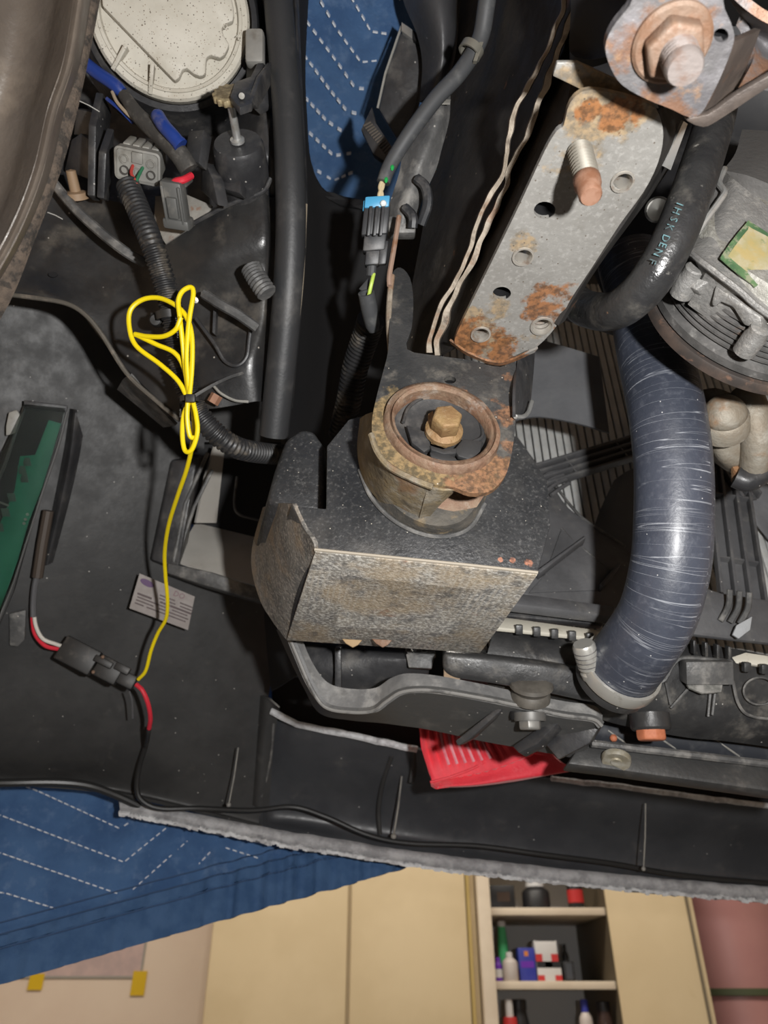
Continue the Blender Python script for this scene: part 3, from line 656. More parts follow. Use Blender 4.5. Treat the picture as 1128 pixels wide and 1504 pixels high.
mk('worn_edge', MB().tube(path([(449, 300, .606), (443, 420, .612), (432, 510, .625), (418, 606, .645)], 7), 0.0016, 6), mat('worn_tan', (0.20, 0.165, 0.12), 0.6), tsl)
tag(mk('dark_backdrop', MB().surf([[(440, -25, .64), (448, -25, .65), (454, -25, .66)], [(440, 150, .66), (446, 150, .67), (450, 150, .68)], [(448, 240, .66), (462, 262, .69), (480, 285, .72)], [(448, 330, .67), (490, 320, .74), (640, 330, .80)], [(440, 480, .68), (500, 480, .78), (645, 480, .82)], [(420, 640, .70), (500, 640, .80), (642, 640, .83)], [(400, 760, .72), (500, 760, .82), (640, 760, .84)]], 5, 6, 0.004), blackdeep), 'matt black sheet added to darken the gap between the rubber seal and the frame rail', 'panel')  # black sheet added so the gap beside the seal reads dark

# ================================================================== centre: ducts, cable, frame rail, mount, block
duct = mat('duct_rubber', (0.045, 0.045, 0.048), 0.5, layers=[('noise', (0.14, 0.135, 0.13), 40, 0.5, 0.8, 0.4), ('speck', (0.3, 0.3, 0.3), 160, 0.12, 0.1)], bump=0.2, rvar=0.1)
tag(mk('air_duct', MB().surf([[(575, -150, .62), (605, -150, .60), (640, -150, .59), (675, -150, .60), (692, -150, .62)], [(585, -60, .66), (610, -60, .63), (640, -60, .62), (668, -60, .63), (682, -60, .66)], [(592, 0, .66), (620, 0, .63), (645, 0, .62), (664, 0, .63), (672, 0, .66)],
    [(612, 50, .66), (630, 45, .635), (650, 45, .625), (666, 45, .635), (672, 48, .66)], [(620, 95, .665), (635, 90, .645), (650, 88, .635), (662, 86, .645), (668, 85, .67)],
    [(616, 150, .67), (630, 140, .65), (642, 130, .645), (652, 120, .65), (658, 118, .67)]], 6, 6, 0.004), duct, None, smooth=60), 'black rubber air duct curving down beside the cable', 'duct')
tcf = thing('condenser_edge', 'black finned condenser edge standing right of the blanket gap', 'condenser', P(590, 130, .68))
f1 = plane3((592, 45, .68), (626, 70, .68), (560, 190, .70))
mk('end_plate', MB().plate([(590, 42), (628, 68), (612, 150), (590, 215), (556, 160), (566, 110)], f1, 0.02), black, tcf, 0.002)
nn = away(f1, 600, 100)
for k in range(24):
    a = f1(592+34*k/24, 45+24*k/24); mk('fin', MB().box(a-nn*0.002, R_*0.0003, U_*0.004, nn*0.006), zinc if k < 11 else blackdeep, tcf)
mk('lip', MB().tube([f1(590, 40)-nn*.002, f1(566, 110)-nn*.002, f1(555, 160)-nn*.002], 0.0012, 6), greyp, tcf)
tcm = thing('ribbed_grille_end', 'small black ribbed piece hanging at the blanket corner', 'grille piece', P(555, 200, .67))
f2 = plane3((535, 180, .67), (545, 165, .67), (575, 235, .66)); n2 = away(f2, 550, 200)
mk('backing', MB().plate([(530, 190), (546, 156), (552, 180), (580, 222), (566, 238), (548, 226)], f2, 0.008), black, tcm, 0.001)
for k in range(14):
    t_ = k/13; a = f2(534+36*t_, 186+46*t_); b = f2(545+34*t_, 180+42*t_)
    mk('rib', MB().tube([a-n2*.0008, b-n2*.0008], 0.0009, 5), mat('rib_brown', (0.09, 0.075, 0.06), 0.6) if k == 0 else bpy.data.materials['rib_brown'], tcm)
cabm = mat('cable_sheath', (0.055, 0.057, 0.060), 0.55, layers=[('noise', (0.2, 0.2, 0.19), 60, 0.5, 0.75, 0.4)])
tcab = thing('sensor_cable', 'grey sheathed cable with exposed cream wires entering the blue-clipped plug', 'cable', P(560, 290, .575))
mk('sheath', MB().tube(path([(738, -180, .52), (723, -60, .55), (714, 10, .562), (704, 60, .57), (676, 106, .57), (640, 145, .57), (606, 190, .572), (583, 225, .575), (570, 248, .576), (563, 268, .576)], 8), [0.0072-0.0018*(k/72) for k in range(73)], 14), cabm, tcab)
mk('clip', MB().lathe(P(692, 74, .568), P(676, 106, .57)-P(704, 60, .57), [(0.0078, -.003), (0.0094, -.003), (0.0094, .003), (0.0078, .003)], 20), mat('clip_metal', (0.2, 0.19, 0.16), 0.5, 0.4), tcab)
mk('clip_tail', MB().box(P(702, 78, .564), R_*.0015, (U_*0.9+R_*.3)*.008, F_*.002), bpy.data.materials['clip_metal'], tcab)
grn = mat('green_mark', (0.02, 0.35, 0.08), 0.5)
for x, y in ((576, 246), (567, 264)): mk('colour_mark', MB().ball(P(x, y, .5715), 0.0021, 6, (0.8, 0.8, 1.6)), grn, tcab)
crm = mat('cream_wire', (0.55, 0.45, 0.28), 0.5)
for s in (-1, 1): mk('wire', MB().tube(path([(563, 262, .577), (560+2*s, 275, .576), (559-2*s, 287, .575), (559+3*s, 300, .576)], 6), 0.0016, 8), crm, tcab)
tpl = thing('sensor_plug', 'black two-piece plug with a light blue locking clip', 'connector', P(553, 340, .575))
pX = (R_*0.99+U_*0.06).normalized(); pY_ = (U_*0.93-F_*0.1+R_*0.1).normalized(); pZ = pX.cross(pY_)
plugm = mat('plug_black', (0.026, 0.027, 0.030), 0.45, layers=[('noise', (0.2, 0.19, 0.18), 80, 0.5, 0.75, 0.4)])
skb = mat('sky_blue_clip', (0.06, 0.30, 0.52), 0.4)
mk('locking_clip', MB().box(P(554, 300, .573), pX*.0095, pY_*.0042, pZ*.007), skb, tpl, .001)
mk('locking_tab', MB().box(P(536, 303, .572), pX*.0014, pY_*.004, pZ*.002), skb, tpl, .0006)
mk('wire_seal', MB().ball(P(563, 299, .5655), .0026, 6), mat('seal_white', (.75, .8, .8), .4), tpl)
mk('female_half', MB().box(P(552, 325, .577), pX*.0102, pY_*.012, pZ*.008), plugm, tpl, .0016)
for k in (-1, 0, 1): mk('rib', MB().box(P(552+k*9, 325, .567), pX*.0012, pY_*.011, pZ*.0014), plugm, tpl, .0004)
mk('male_half', MB().box(P(551, 352, .58), pX*.0088, pY_*.010, pZ*.0075), plugm, tpl, .0016)
mk('side_latch', MB().box(P(563, 372, .578), pX*.0032, pY_*.009, pZ*.003), plugm, tpl, .001)
mk('rear_boss', MB().box(P(548, 376, .582), pX*.006, pY_*.008, pZ*.006), plugm, tpl, .0015)
mk('tail', MB().tube(path([(548, 372, .583), (546, 390, .583), (545, 405, .585)], 5), .0038, 10), cabm, tpl)
tsv = thing('open_sleeve', 'short cut open grey sleeve with a yellow-green wire inside', 'sleeve', P(540, 450, .59))
mk('sleeve', MB().lathe(P(538, 430, .582), P(547, 478, .60)-P(538, 430, .582), [(0.0048, .002), (.0048, 0), (.0066, 0), (.0068, .012), (.006, .028), (.004, .033)], 20), cabm, tsv)
mk('wire', MB().tube(path([(549, 402, .583), (546, 415, .581), (543, 428, .583), (541, 438, .586)], 5), .0015, 8), mat('lime_wire', (.45, .6, .1), .45), tsv)
mk('flap', MB().plate([(527, 424), (541, 408), (543, 424), (534, 428)], plane3((527, 424, .59), (541, 408, .592), (543, 424, .588)), .002), cabm, tsv, .0004)
conduit('wiring_conduit', [(545, 470, .64), (535, 500, .66), (522, 540, .68), (512, 590, .70), (500, 640, .72)], 0.0115, 'ribbed black conduit in the shade left of the rusty mount', 0.0042)
# grey cover plate / connector housing behind the cable
tcv = thing('cover_housing', 'grey dusty plastic connector housing beside the frame rail', 'housing', P(615, 270, .60))
f3 = plane3((655, 130, .60), (600, 300, .59), (665, 140, .61))
rows = [[(640, 140, .60), (652, 132, .59), (662, 128, .60)], [(610, 185, .60), (640, 180, .585), (660, 175, .60)], [(592, 225, .60), (622, 228, .585), (648, 222, .60)], [(586, 255, .60), (610, 258, .588), (640, 250, .60)], [(572, 300, .60), (595, 305, .588), (620, 295, .60)], [(568, 325, .605), (590, 330, .592), (612, 330, .605)]]
mk('shell', MB().surf(rows, 6, 5, .005), dusty, tcv, smooth=50)
mk('foot', MB().box(P(590, 335, .60), R_*.011, U_*.007, F_*.008), dusty, tcv, .002)
mk('bracket_arm', MB().tube(path([(612, 262, .582), (625, 275, .580), (628, 300, .582), (618, 330, .588)], 5), .004, 8), plugm, tcv)
mk('bracket_arm', MB().tube(path([(595, 305, .584), (606, 318, .580), (606, 335, .582)], 5), .0038, 8), plugm, tcv)
mk('label_tab', MB().plate([(650, 146), (662, 146), (661, 152), (649, 152)], plane3((650, 146, .582), (662, 146, .582), (650, 152, .58)), .001), greyp, tcv)
tag(mk('steel_stay', MB().tube(path([(586, 318, .575), (582, 345, .57), (577, 375, .565), (572, 405, .56), (572, 420, .558)], 6), .0020, 8), mat('rust_stay', (0.30, 0.20, 0.15), .6, layers=[('noise', RUST, 90, .5, .65, .7)])), 'thin rust-brown steel stay between the plug and the bracket arm', 'stay')

# ------------------------------------------------------------------ frame rail
gold = (0.27, 0.19, 0.09)
railblobs = [(P(690, 508, .52), .024), (P(735, 535, .52), .020), (P(810, 470, .49), .022), (P(905, 165, .385), .011), (P(868, 158, .385), .008), (P(938, 180, .385), .007), (P(895, 308, .42), .010), (P(925, 270, .40), .010), (P(700, 470, .52), .012), (P(745, 535, .52), .02)]
silver = mat('rail_silver', (0.27, 0.262, 0.245), 0.45, 0.15, col2=(0.22, 0.212, 0.196), scale=12, layers=[('noise', (0.17, 0.16, 0.14), 70, 0.5, 0.75, 0.5), ('noise', (0.40, 0.39, 0.37), 320, 0.5, 0.66, 0.4), ('blob', gold, [(P(770, 345, .455), .010), (P(880, 165, .385), .03), (P(700, 480, .52), .03)], .6, 55), ('blob', RUST, railblobs, .9, 65), ('speck', (0.12, 0.1, 0.08), 300, .2, .3)], bump=0.2, bscale=350, rvar=0.12)
railblk = mat('rail_black', (0.014, 0.012, 0.011), 0.7, col2=(0.020, 0.017, 0.014), scale=20, layers=[('noise', (0.16, 0.07, 0.03), 22, 0.64, 0.70, 0.7), ('noise', DUST, 30, 0.55, 0.8, .2), ('speck', (0.2, 0.16, 0.12), 130, .14, .12)], bump=.35, bscale=90, rvar=.15)
seamm = mat('seam_flange', (0.20, 0.165, 0.125), 0.6, col2=(0.36, 0.31, 0.25), scale=60, layers=[('noise', RUST, 50, .52, .66, .6), ('noise', (0.05, 0.035, 0.025), 70, .55, .7, .7)], bump=.5)
tr = thing('frame_rail', 'silver-bottomed car frame rail with bolt holes, rust patches and a black side', 'frame rail', P(750, 350, .45))
RZ = 0.385
def railf(x, y): return PZ(x, y, RZ)
def hel(cx, cy, r, asp=0.8, n=18, rot=0.0): return [(cx+r*math.cos(2*math.pi*k/n), cy+r*asp*math.sin(2*math.pi*k/n)) for k in range(n)]
HO = [(800, 309, 16, .80), (768, 376, 13, .85), (737, 431, 13.5, .72), (706, 490, 12, .8), (796, 478, 14, .85), (914, 266, 14, .9), (850, 222, 13, .7)]
outer = px([(668, 498), (684, 462), (722, 385), (762, 303), (800, 222), (818, 192), (828, 184), (838, 150), (868, 132), (940, 148), (966, 165), (974, 200), (966, 240), (945, 282), (910, 330), (868, 395), (838, 440), (818, 478), (788, 510), (757, 527), (738, 534), (716, 530), (690, 520), (672, 510)], 3, True)
mk('bottom_face', MB().plate(outer, railf, 0.0035, [hel(*h) for h in HO]), silver, tr, smooth=30)
rimm = mat('bare_thread', (0.5, 0.47, 0.42), .4, .6, layers=[('noise', RUST, 120, .5, .65, .5)])
for i, h in enumerate(HO):
    c = railf(h[0], h[1]); r = h[2]*c.y/FPX if False else (railf(h[0]+h[2], h[1])-c).length
    if i in (1, 3, 4, 5):
        mk('weld_nut', MB().lathe(c, (0, 0, 1), [(r*1.25, -.0006), (r*1.22, -.0016), (r*1.02, -.0016), (r*.98, 0), (r*.86, .002), (r*.95, .004), (r*.84, .006), (r*.95, .008), (r*.84, .010), (r*.95, .012), (r*.8, .014)], 24), rimm, tr)
    elif i in (0, 2):
        mk('hole_wall', MB().lathe(c, (0, 0, 1), [(r, .0005), (r, .02), (0, .02)], 20), blackdeep, tr)
# stud standing out of the bottom face
tst = thing('stud_bolt', 'threaded stud with a rusty tip standing out of the silver rail', 'bolt', railf(851, 218))
sc = railf(851, 220); lp = [(.0066, .004)]
for k in range(19): lp.append((.0070 if k % 2 else .0054, -.0006-.00150*k))
mk('thread', MB().lathe(sc, (0.02, 0.03, 1), lp+[(0, lp[-1][1])], 20), mat('stud_steel', (.20, .185, .155), .45, .4, layers=[('noise', (.12, .09, .06), 120, .5, .7, .6)]), tst, smooth=20)
mk('rusty_tip', MB().lathe(sc, (0.02, 0.03, 1), [(.0066, -.028), (.0072, -.029), (.0070, -.034), (.0062, -.036), (.0060, -.043), (.005, -.0445), (0, -.0445)], 20), mat('stud_rust', (.24, .13, .085), .7, col2=(.17, .075, .04), scale=120), tst)
# black side web with slots, and the seam flange
web = [[(690, -180, .60), (775, -180, .51), (885, -180, .42), (915, -180, .39)], [(680, -60, .64), (760, -60, .54), (850, -60, .45), (880, -60, .42)], [(672, 60, .65), (745, 60, .55), (812, 80, .475), (850, 70, .44)], [(655, 150, .65), (718, 160, .56), (775, 180, .49), (822, 190, .44)],
       [(640, 230, .64), (695, 250, .56), (745, 270, .50), (785, 262, .455)], [(620, 340, .625), (662, 350, .565), (705, 370, .515), (735, 365, .48)], [(600, 450, .61), (630, 455, .575), (662, 460, .545), (692, 455, .505)], [(594, 520, .60), (620, 522, .58), (645, 520, .555), (670, 508, .53)]]
mk('side_web', MB().surf(web, 6, 7, .003), railblk, tr, smooth=60)
def wavy(pts, amp, seed, n=10):
    p = px(pts, n); return [(x+amp*noise.noise(V((y*0.035, seed, 0)))*2.2, y) for x, y in p]
for pts, amp, seed, d0, wd in ((([(870, -180), (838, -60), (824, 20), (800, 80), (775, 130), (757, 160), (748, 200), (738, 260), (718, 290), (700, 330), (685, 380), (665, 420), (645, 455), (634, 490), (630, 518)]), 2.0, 1, .012, 8), (([(886, -180), (852, -60), (840, 20), (815, 90), (795, 140), (775, 200), (752, 240), (735, 290), (715, 335), (696, 380), (672, 425), (655, 460), (645, 500), (640, 522)]), 2.4, 5, .014, 10)):
    pp = wavy(pts, amp, seed)
    def dpt(y): return .43+.12*((y+60)/580.0)
    rows = []
    for x, y in pp:
        w2 = wd*(1.0+.9*max(0, noise.noise(V((y*.02, seed*3, 1)))+.1)); rows.append([(x-w2*.5, y, dpt(y)+.004), (x-w2*.35, y, dpt(y)-d0), (x+w2*.35, y, dpt(y)-d0-.001), (x+w2*.5, y, dpt(y)+.004)])
    mk('seam_flange', MB().sheet([[P(*q) for q in r] for r in rows], .001), seamm, tr, smooth=50)
for (x, y, w_, h_) in ((722, 350, 9, 26), (690, 215, 9, 50), (618, 358, 6, 30)):
    pass
mk('step_plate', MB().plate([(818, 92), (848, 92), (905, 118), (960, 140), (968, 160), (870, 140), (812, 112)], lambda x, y: PZ(x, y, RZ+.012), .003), silver, tr, .0006)
mk('front_flange', MB().surf([[(660, 500, .525), (690, 520, .522), (735, 533, .52), (790, 512, .50)], [(662, 505, .53), (690, 524, .527), (735, 537, .525), (785, 518, .506)]], 5, 4, .0015), silver, tr)
mk('inner_side', MB().surf([[(968, 165, .40), (985, 150, .43), (1005, 140, .46)], [(974, 205, .405), (990, 200, .44), (1005, 195, .48)], [(945, 285, .435), (960, 270, .47), (975, 260, .51)], [(868, 398, .475), (874, 394, .487), (880, 390, .499)], [(820, 478, .505), (825, 475, .512), (830, 471, .518)]], 4, 5, .003), railblk, tr, smooth=60)
tag(mk('silver_strip', MB().plate([(974, 244), (1004, 178), (1010, 182), (985, 250)], plane3((974, 244, .45), (1004, 178, .44), (985, 250, .455)), .002), zinc), 'thin silver strip hanging between the rail and the small hose', 'strip')

# ------------------------------------------------------------------ crossmember mount with the large nut, top right
steelr = mat('rusty_steel', (0.15, 0.145, 0.145), 0.5, 0.3, col2=(0.13, 0.125, 0.13), scale=45, layers=[('noise', (0.25, 0.24, 0.25), 60, .45, .65, .6), ('noise', RUST, 35, .50, .62, .75), ('noise', RUSTL, 90, .58, .7, .6)], bump=.5, bscale=180)
nutm = mat('nut_rust', (0.21, 0.145, 0.105), 0.6, 0.2, col2=(0.18, 0.098, 0.058), scale=60, layers=[('noise', (.28, .235, .20), 70, .5, .7, .6)], bump=.4, bscale=220)
darkst = mat('dark_steel', (0.075, 0.062, 0.055), .5, .3, col2=(.13, .105, .09), scale=30, layers=[('noise', RUST, 40, .58, .7, .5)], bump=.3)
tn = thing('crossmember_mount', 'rusty steel crossmember mount plate under the frame rail', 'mount', PZ(985, 80, .35))
MZ = .352
mf = lambda x, y: PZ(x, y, MZ)
mo = px([(889, 70), (900, 40), (925, 8), (960, -45), (1080, -45), (1062, 0), (1074, 35), (1078, 60), (1062, 105), (1045, 140), (1030, 166), (1012, 172), (985, 160), (950, 146), (915, 126), (898, 102)], 3, True)
mk('plate', MB().plate(mo, mf, .005, [hel(1059, 52, 11, .95)]), steelr, tn, smooth=40)
mk('hole_wall', MB().lathe(mf(1059, 52), (0, 0, 1), [(.0035, .001), (.0035, .02), (0, .02)], 18), blackdeep, tn)
g0 = [mf(1076, 62), mf(1060, 110), mf(1044, 145), mf(1028, 168), mf(1012, 173)]
mk('side_flange', MB().sheet([[p for p in g0], [p+V((.006, .004, .010)) for p in g0], [p+V((.026, .010, .034)) for p in g0]], .003), darkst, tn)
mk('bent_lip', MB().plate(px([(1005, 174), (1032, 188), (1060, 175), (1128, 130), (1170, 110), (1170, 90), (1128, 112), (1080, 140), (1040, 168)], 3, True), lambda x, y: PZ(x, y, MZ+.016), .004), darkst, tn, .001)
mk('outer_cup', MB().surf([[(1060, -20, .345), (1090, 10, .35), (1128, 35, .35), (1180, 50, .35)], [(1078, 10, .36), (1100, 30, .365), (1140, 55, .37), (1180, 70, .37)], [(1100, 40, .37), (1115, 60, .38), (1140, 75, .385), (1180, 90, .385)], [(1108, 80, .37), (1118, 90, .372), (1145, 100, .375), (1180, 115, .38)], [(1090, 120, .365), (1110, 118, .366), (1140, 125, .37), (1180, 130, .375)]], 5, 5, .004), steelr, tn, smooth=60)
mk('shade_sleeve', MB().surf([[(838, -60, .40), (880, -60, .385), (930, -60, .38)], [(838, 20, .405), (870, 10, .39), (915, 15, .37)], [(836, 70, .405), (866, 70, .40), (893, 62, .38)], [(844, 84, .398), (867, 88, .392), (896, 82, .374)]], 5, 5, .004), blackdeep, tn, smooth=60)  # black sheet added where the mount's shadow falls on the rail
tnut = thing('flange_nut', 'large rusty flange nut on its bolt under the crossmember mount', 'nut', mf(985, 72))
nc = mf(986, 62)
mk('washer', MB().lathe(nc, (0, 0, -1), [(.008, -.001), (.008, .0025), (.0158, .0030), (.0172, .0018), (.0174, -.001)], 40), nutm, tnut)
mk('nut', MB().lathe(nc, (0, 0, -1), [(.0068, .002), (.0068, .0125), (.0075, .0135)], 6, ref=(0.7, .7, 0)).hexa(nc+V((0, 0, -.002)), (0, 0, -1), .0134, .0085, ref=(.4, 1, 0)), nutm, tnut, .0008)
bp = [(.0082, -.009)]
for k in range(10): bp.append((.0082 if k % 2 else .0074, .0095+.0011*k))
mk('bolt', MB().lathe(nc+V((.001, 0, 0)), (0.0, 0, -1), bp+[(.0080, .022), (.0072, .0235), (0, .0235)], 24), mat('bolt_end', (.27, .235, .22), .5, .4, layers=[('noise', (.22, .13, .09), 90, .45, .65, .7)], bump=.3), tnut)

# ------------------------------------------------------------------ mount bracket with rubber bushing
MY = .385
brp = mat('bracket_black_rust', (0.030, 0.031, 0.032), .5, col2=(.045, .045, .045), scale=30, layers=[('noise', (.22, .20, .17), 60, .5, .72, .45), ('blob', (.22, .165, .085), [(PY(560, 640, MY), .03), (PY(590, 690, MY), .035), (PY(575, 600, MY), .018), (PY(590, 440, .42), .03), (PY(700, 705, MY), .03), (PY(650, 715, MY), .03)], .75, 70), ('blob', (.17, .092, .055), [(PY(745, 600, MY), .012), (PY(725, 690, MY), .02), (PY(690, 715, MY), .018), (PY(750, 650, MY), .008), (PY(748, 550, MY), .006), (PY(680, 570, MY), .006)], .85, 80), ('speck', (.5, .45, .38), 260, .16, .15)], bump=.45, bscale=230, rvar=.12)
mtf = plane((0, MY, 0), (0.06, -1, 0.0))
tm = thing('mount_bracket', 'black bracket plate with a rusty ring hanging from the front of the rail', 'bracket', PY(650, 700, MY))
ringc = mtf(648, 632)
op = px([(598, 513), (640, 522), (690, 529), (735, 539), (756, 530), (757, 560), (757, 625), (748, 682), (737, 706), (718, 722), (690, 724), (668, 716), (640, 712), (605, 702), (575, 688), (556, 665), (547, 640), (547, 612), (555, 575), (563, 545), (570, 515), (572, 470), (574, 430), (576, 402), (588, 393), (602, 408), (607, 440), (605, 480)], 3, True)
inr = [(648+73*math.cos(a)+0.0*math.sin(a), 632+54*math.sin(a)+12*math.cos(a)) for a in [2*math.pi*k/36 for k in range(36)]]
mk('plate', MB().plate(op, mtf, .004, [inr, hel(661, 558, 9, .6, 14)]), brp, tm, smooth=35)
mk('hole_wall', MB().lathe(mtf(661, 558), (0, -1, 0), [(.0044, -.001), (.0044, -.02), (0, -.02)], 16), blackdeep, tm)
mk('tongue_fold', MB().tube(path([(574, 520, .545), (571, 470, .555), (573, 430, .56), (576, 405, .565)], 5), .0022, 8), seamm, tm)
mk('folded_flange', MB().surf([[(760, 524, .546), (772, 508, .562), (787, 498, .58)], [(757, 570, .51), (770, 560, .54), (783, 555, .57)], [(757, 612, .50), (768, 610, .53), (778, 605, .56)]], 4, 5, .002), black, tm)
mk('flange_edge', MB().tube(path([(757, 612, .503), (768, 612, .515), (776, 605, .53), (781, 590, .545)], 5), .0016, 8), zinc, tm)
rax = V((0.10, -1, 0.02)).normalized()
# skirt of the cup behind the plate
cupm = mat('cup_rust', (.17, .14, .095), .6, .1, col2=(.25, .19, .105), scale=35, layers=[('noise', (.30, .28, .24), 90, .48, .66, .6), ('noise', (.07, .062, .05), 45, .52, .68, .6), ('noise', RUST, 30, .6, .7, .5)], bump=.5, bscale=200)
W0 = MB()
for (a0, a1, ln, rr) in ((75, 205, .052, .0545), (205, 250, .034, .050)):
    pass
cupx = MB()
def arcpx(pts_a, pts_b, n=8):
    A = px(pts_a, n); B = px(pts_b, n); return A, B
A, B = arcpx([(548, 600), (545, 640), (556, 668), (578, 692), (608, 706), (640, 716)], [(528, 615), (524, 660), (532, 700), (556, 735), (590, 755), (614, 768)])
cupx.sheet([[mtf(*p)+V((0, .003, 0)) for p in A], [(mtf(*p)*.45+PY(q[0], q[1], .43)*.55) for p, q in zip(A, B)], [PY(q[0], q[1], .437) for q in B]], .003)
mk('cup_skirt', cupx, cupm, tm, smooth=50, jit=.0006)
mk('cup_skirt', MB().sheet([[mtf(x, y)+V((0, .003, 0)) for x, y in ((628, 712), (650, 716), (668, 716))], [PY(x, y, .405) for x, y in ((622, 740), (650, 738), (664, 726))], [PY(x, y, .435) for x, y in ((614, 768), (626, 764), (634, 728))]], .003), cupm, tm, smooth=50, jit=.0006)
mk('rolled_lip', MB().tube([mtf(*p)+V((0, -.001, 0)) for p in px([(545, 640), (556, 668), (578, 691), (606, 705), (636, 716)], 6)], .0022, 8), cupm, tm, jit=.0006)
ringm = mat('ring_rust', (.18, .10, .062), .65, .1, col2=(.22, .15, .10), scale=70, layers=[('noise', (.32, .28, .24), 90, .52, .68, .6), ('noise', RUSTD, 50, .52, .66, .7)], bump=.6, bscale=250)
def elring(w_, h_, sk, off, n=56): return [mtf(648+w_*math.cos(a), 632+h_*math.sin(a)+sk*math.cos(a))+rax*off for a in [2*math.pi*k/n for k in range(n)]]
mk('rusty_ring', MB().loft([elring(86, 64, 14, -.001), elring(84, 62, 14, .005), elring(78, 58, 13, .006), elring(76, 56, 13, .003), elring(74, 55, 12, .006), elring(70, 51, 12, .005), elring(69, 50, 12, -.004)], False, False), ringm, tm, smooth=60, jit=.0005)
tu = thing('rubber_bushing', 'black rubber bushing with moulded segments inside the rusty ring', 'bushing', ringc)
bush = mat('bushing_rubber', (.030, .030, .031), .5, layers=[('noise', (.18, .165, .15), 50, .5, .75, .4)], bump=.15)
mk('disc', MB().loft([elring(71, 52, 12, -.004), elring(68, 49, 12, -.005), elring(40, 30, 7, -.009), elring(20, 15, 3, -.009)], False, True), bush, tu, smooth=50)
bf = plane(ringc-rax*.0045, rax)
for pts in ([(596, 628), (629, 640), (632, 662), (622, 668), (604, 654)], [(679, 648), (708, 652), (704, 668), (692, 680), (672, 674), (666, 664)], [(630, 668), (650, 668), (668, 676), (672, 682), (650, 681), (632, 675)]):
    mk('segment', MB().prism([bf(*p)+rax*.003 for p in pts], -rax*.004), bush, tu, .0008)
mk('dish_ridge', MB().tube([bf(*p)+rax*.001 for p in px([(592, 622), (600, 600), (620, 586), (648, 580), (682, 592), (702, 616), (708, 642), (690, 652)], 6)], .0013, 8), bush, tu)
tbo = thing('mount_bolt', 'gold-rusted hex bolt with square washer in the middle of the bushing', 'bolt', bf(655, 636))
boltm = mat('bolt_gold_rust', (.29, .19, .085), .6, .2, col2=(.23, .135, .06), scale=90, layers=[('noise', (.46, .36, .24), 80, .5, .68, .6)], bump=.5, bscale=260)
bc = bf(650, 640)
mk('washer_plate', MB().prism([bf(*p)+rax*.002 for p in ((627, 616), (634, 611), (640, 640), (660, 632), (676, 640), (675, 652), (654, 662), (632, 655))], rax*.004), boltm, tbo, .0006)
mk('flange', MB().lathe(bc+rax*.004, rax, [(0, .006), (.009, .006), (.0128, .003), (.0130, 0), (0, 0)], 28), boltm, tbo)
mk('hex_head', MB().hexa(bc+rax*.009, rax, .0105, .012, ref=(.3, 0, 1)), boltm, tbo, .0009)
mk('segment_clip', MB().prism([bf(*p)+rax*.0045 for p in ((630, 660), (650, 666), (670, 664), (668, 672), (650, 673), (632, 667))], -rax*.006), bush, tbo, .0006)

# ------------------------------------------------------------------ black block on the end of the rail
blockm = mat('block_rubber', (.024, .025, .027), .42, col2=(.040, .041, .043), scale=20, layers=[('noise', (.22, .215, .21), 420, .50, .74, .35), ('noise', DUST, 14, .50, .75, .25), ('blob', (.27, .12, .08), [(PY(778, 826, .44), .0036), (PY(752, 824, .44), .0024), (PY(735, 822, .44), .0018)], .9, 160), ('speck', (.45, .42, .36), 240, .14, .15)], bump=.35, bscale=300, rvar=.12)
underm = mat('block_worn_underside', (.19, .185, .178), .7, col2=(.27, .25, .215), scale=60, layers=[('noise', (.62, .60, .55), 380, .46, .60, .7), ('noise', (.40, .30, .18), 22, .48, .66, .55), ('noise', (.27, .125, .07), 40, .62, .72, .65), ('hatch', (.42, .38, .32), (1, .18, 0), 70, 12, .6), ('noise', (.07, .07, .072), 60, .54, .66, .6)], bump=.6, bscale=420)
tbk = thing('bump_block', 'large black moulded block with a scraped dirty underside behind the mount', 'block', P(580, 860, .55))
A_ = [(462, 806), (790, 841), (809, 770), (804, 705), (770, 655), (700, 600), (570, 600), (512, 616), (480, 655), (479, 747), (428, 742)]
B_ = [(422, 937), (704, 955), (722, 890), (715, 840), (690, 790), (650, 740), (560, 735), (520, 740), (495, 765), (480, 850), (380, 860)]
C_ = [(424, 880), (745, 905), (765, 830), (765, 770), (735, 720), (680, 670), (575, 665), (516, 672), (488, 705), (480, 800), (393, 800)]
mk('body', MB().loft([[PY(x, y, .44) for x, y in A_], [PY(x, y, .58) for x, y in B_]]), blockm, tbk, .0012)
A2 = [(430, 748), (478, 752), (478, 655), (462, 632), (444, 628), (420, 645), (404, 690), (392, 735)]
B2 = [(381, 858), (479, 850), (480, 775), (455, 735), (430, 728), (402, 745), (385, 775), (372, 820)]
mk('shoulder', MB().loft([[PY(x, y, .468) for x, y in A2], [PY(x, y, .575) for x, y in B2]]), blockm, tbk, .005, seg=3)
uf = MB().prism([PY(463, 808, .4395), PY(789, 842, .4395), PY(705, 957, .58), PY(421, 938, .58)], (0, 0, -.0016))
u_ = mk('scraped_underside', uf, underm, tbk, .0006); u_['label'] = 'scraped, rust-stained underside'
s_ = mk('worn_side', MB().surf([[(430, 741, .4395), (408, 739, .47), (386, 745, .53)], [(446, 775, .4392), (408, 786, .485), (371, 800, .56)], [(462, 807, .4390), (415, 842, .505), (370, 838, .572)], [(442, 870, .505), (412, 886, .545), (383, 884, .58)], [(420, 939, .582), (413, 930, .582), (403, 917, .584)]], 6, 6, .003, fn=lambda p: PY(p.x, p.y, p.z)), mat('block_worn_lit_side', (.11, .105, .098), .7, col2=(.19, .178, .16), scale=40, layers=[('noise', (.38, .35, .31), 380, .48, .64, .6), ('noise', (.32, .24, .16), 30, .5, .68, .55)], bump=.6, bscale=400), tbk, smooth=60)  # dust and wear, with the light this side lacks added to the tone
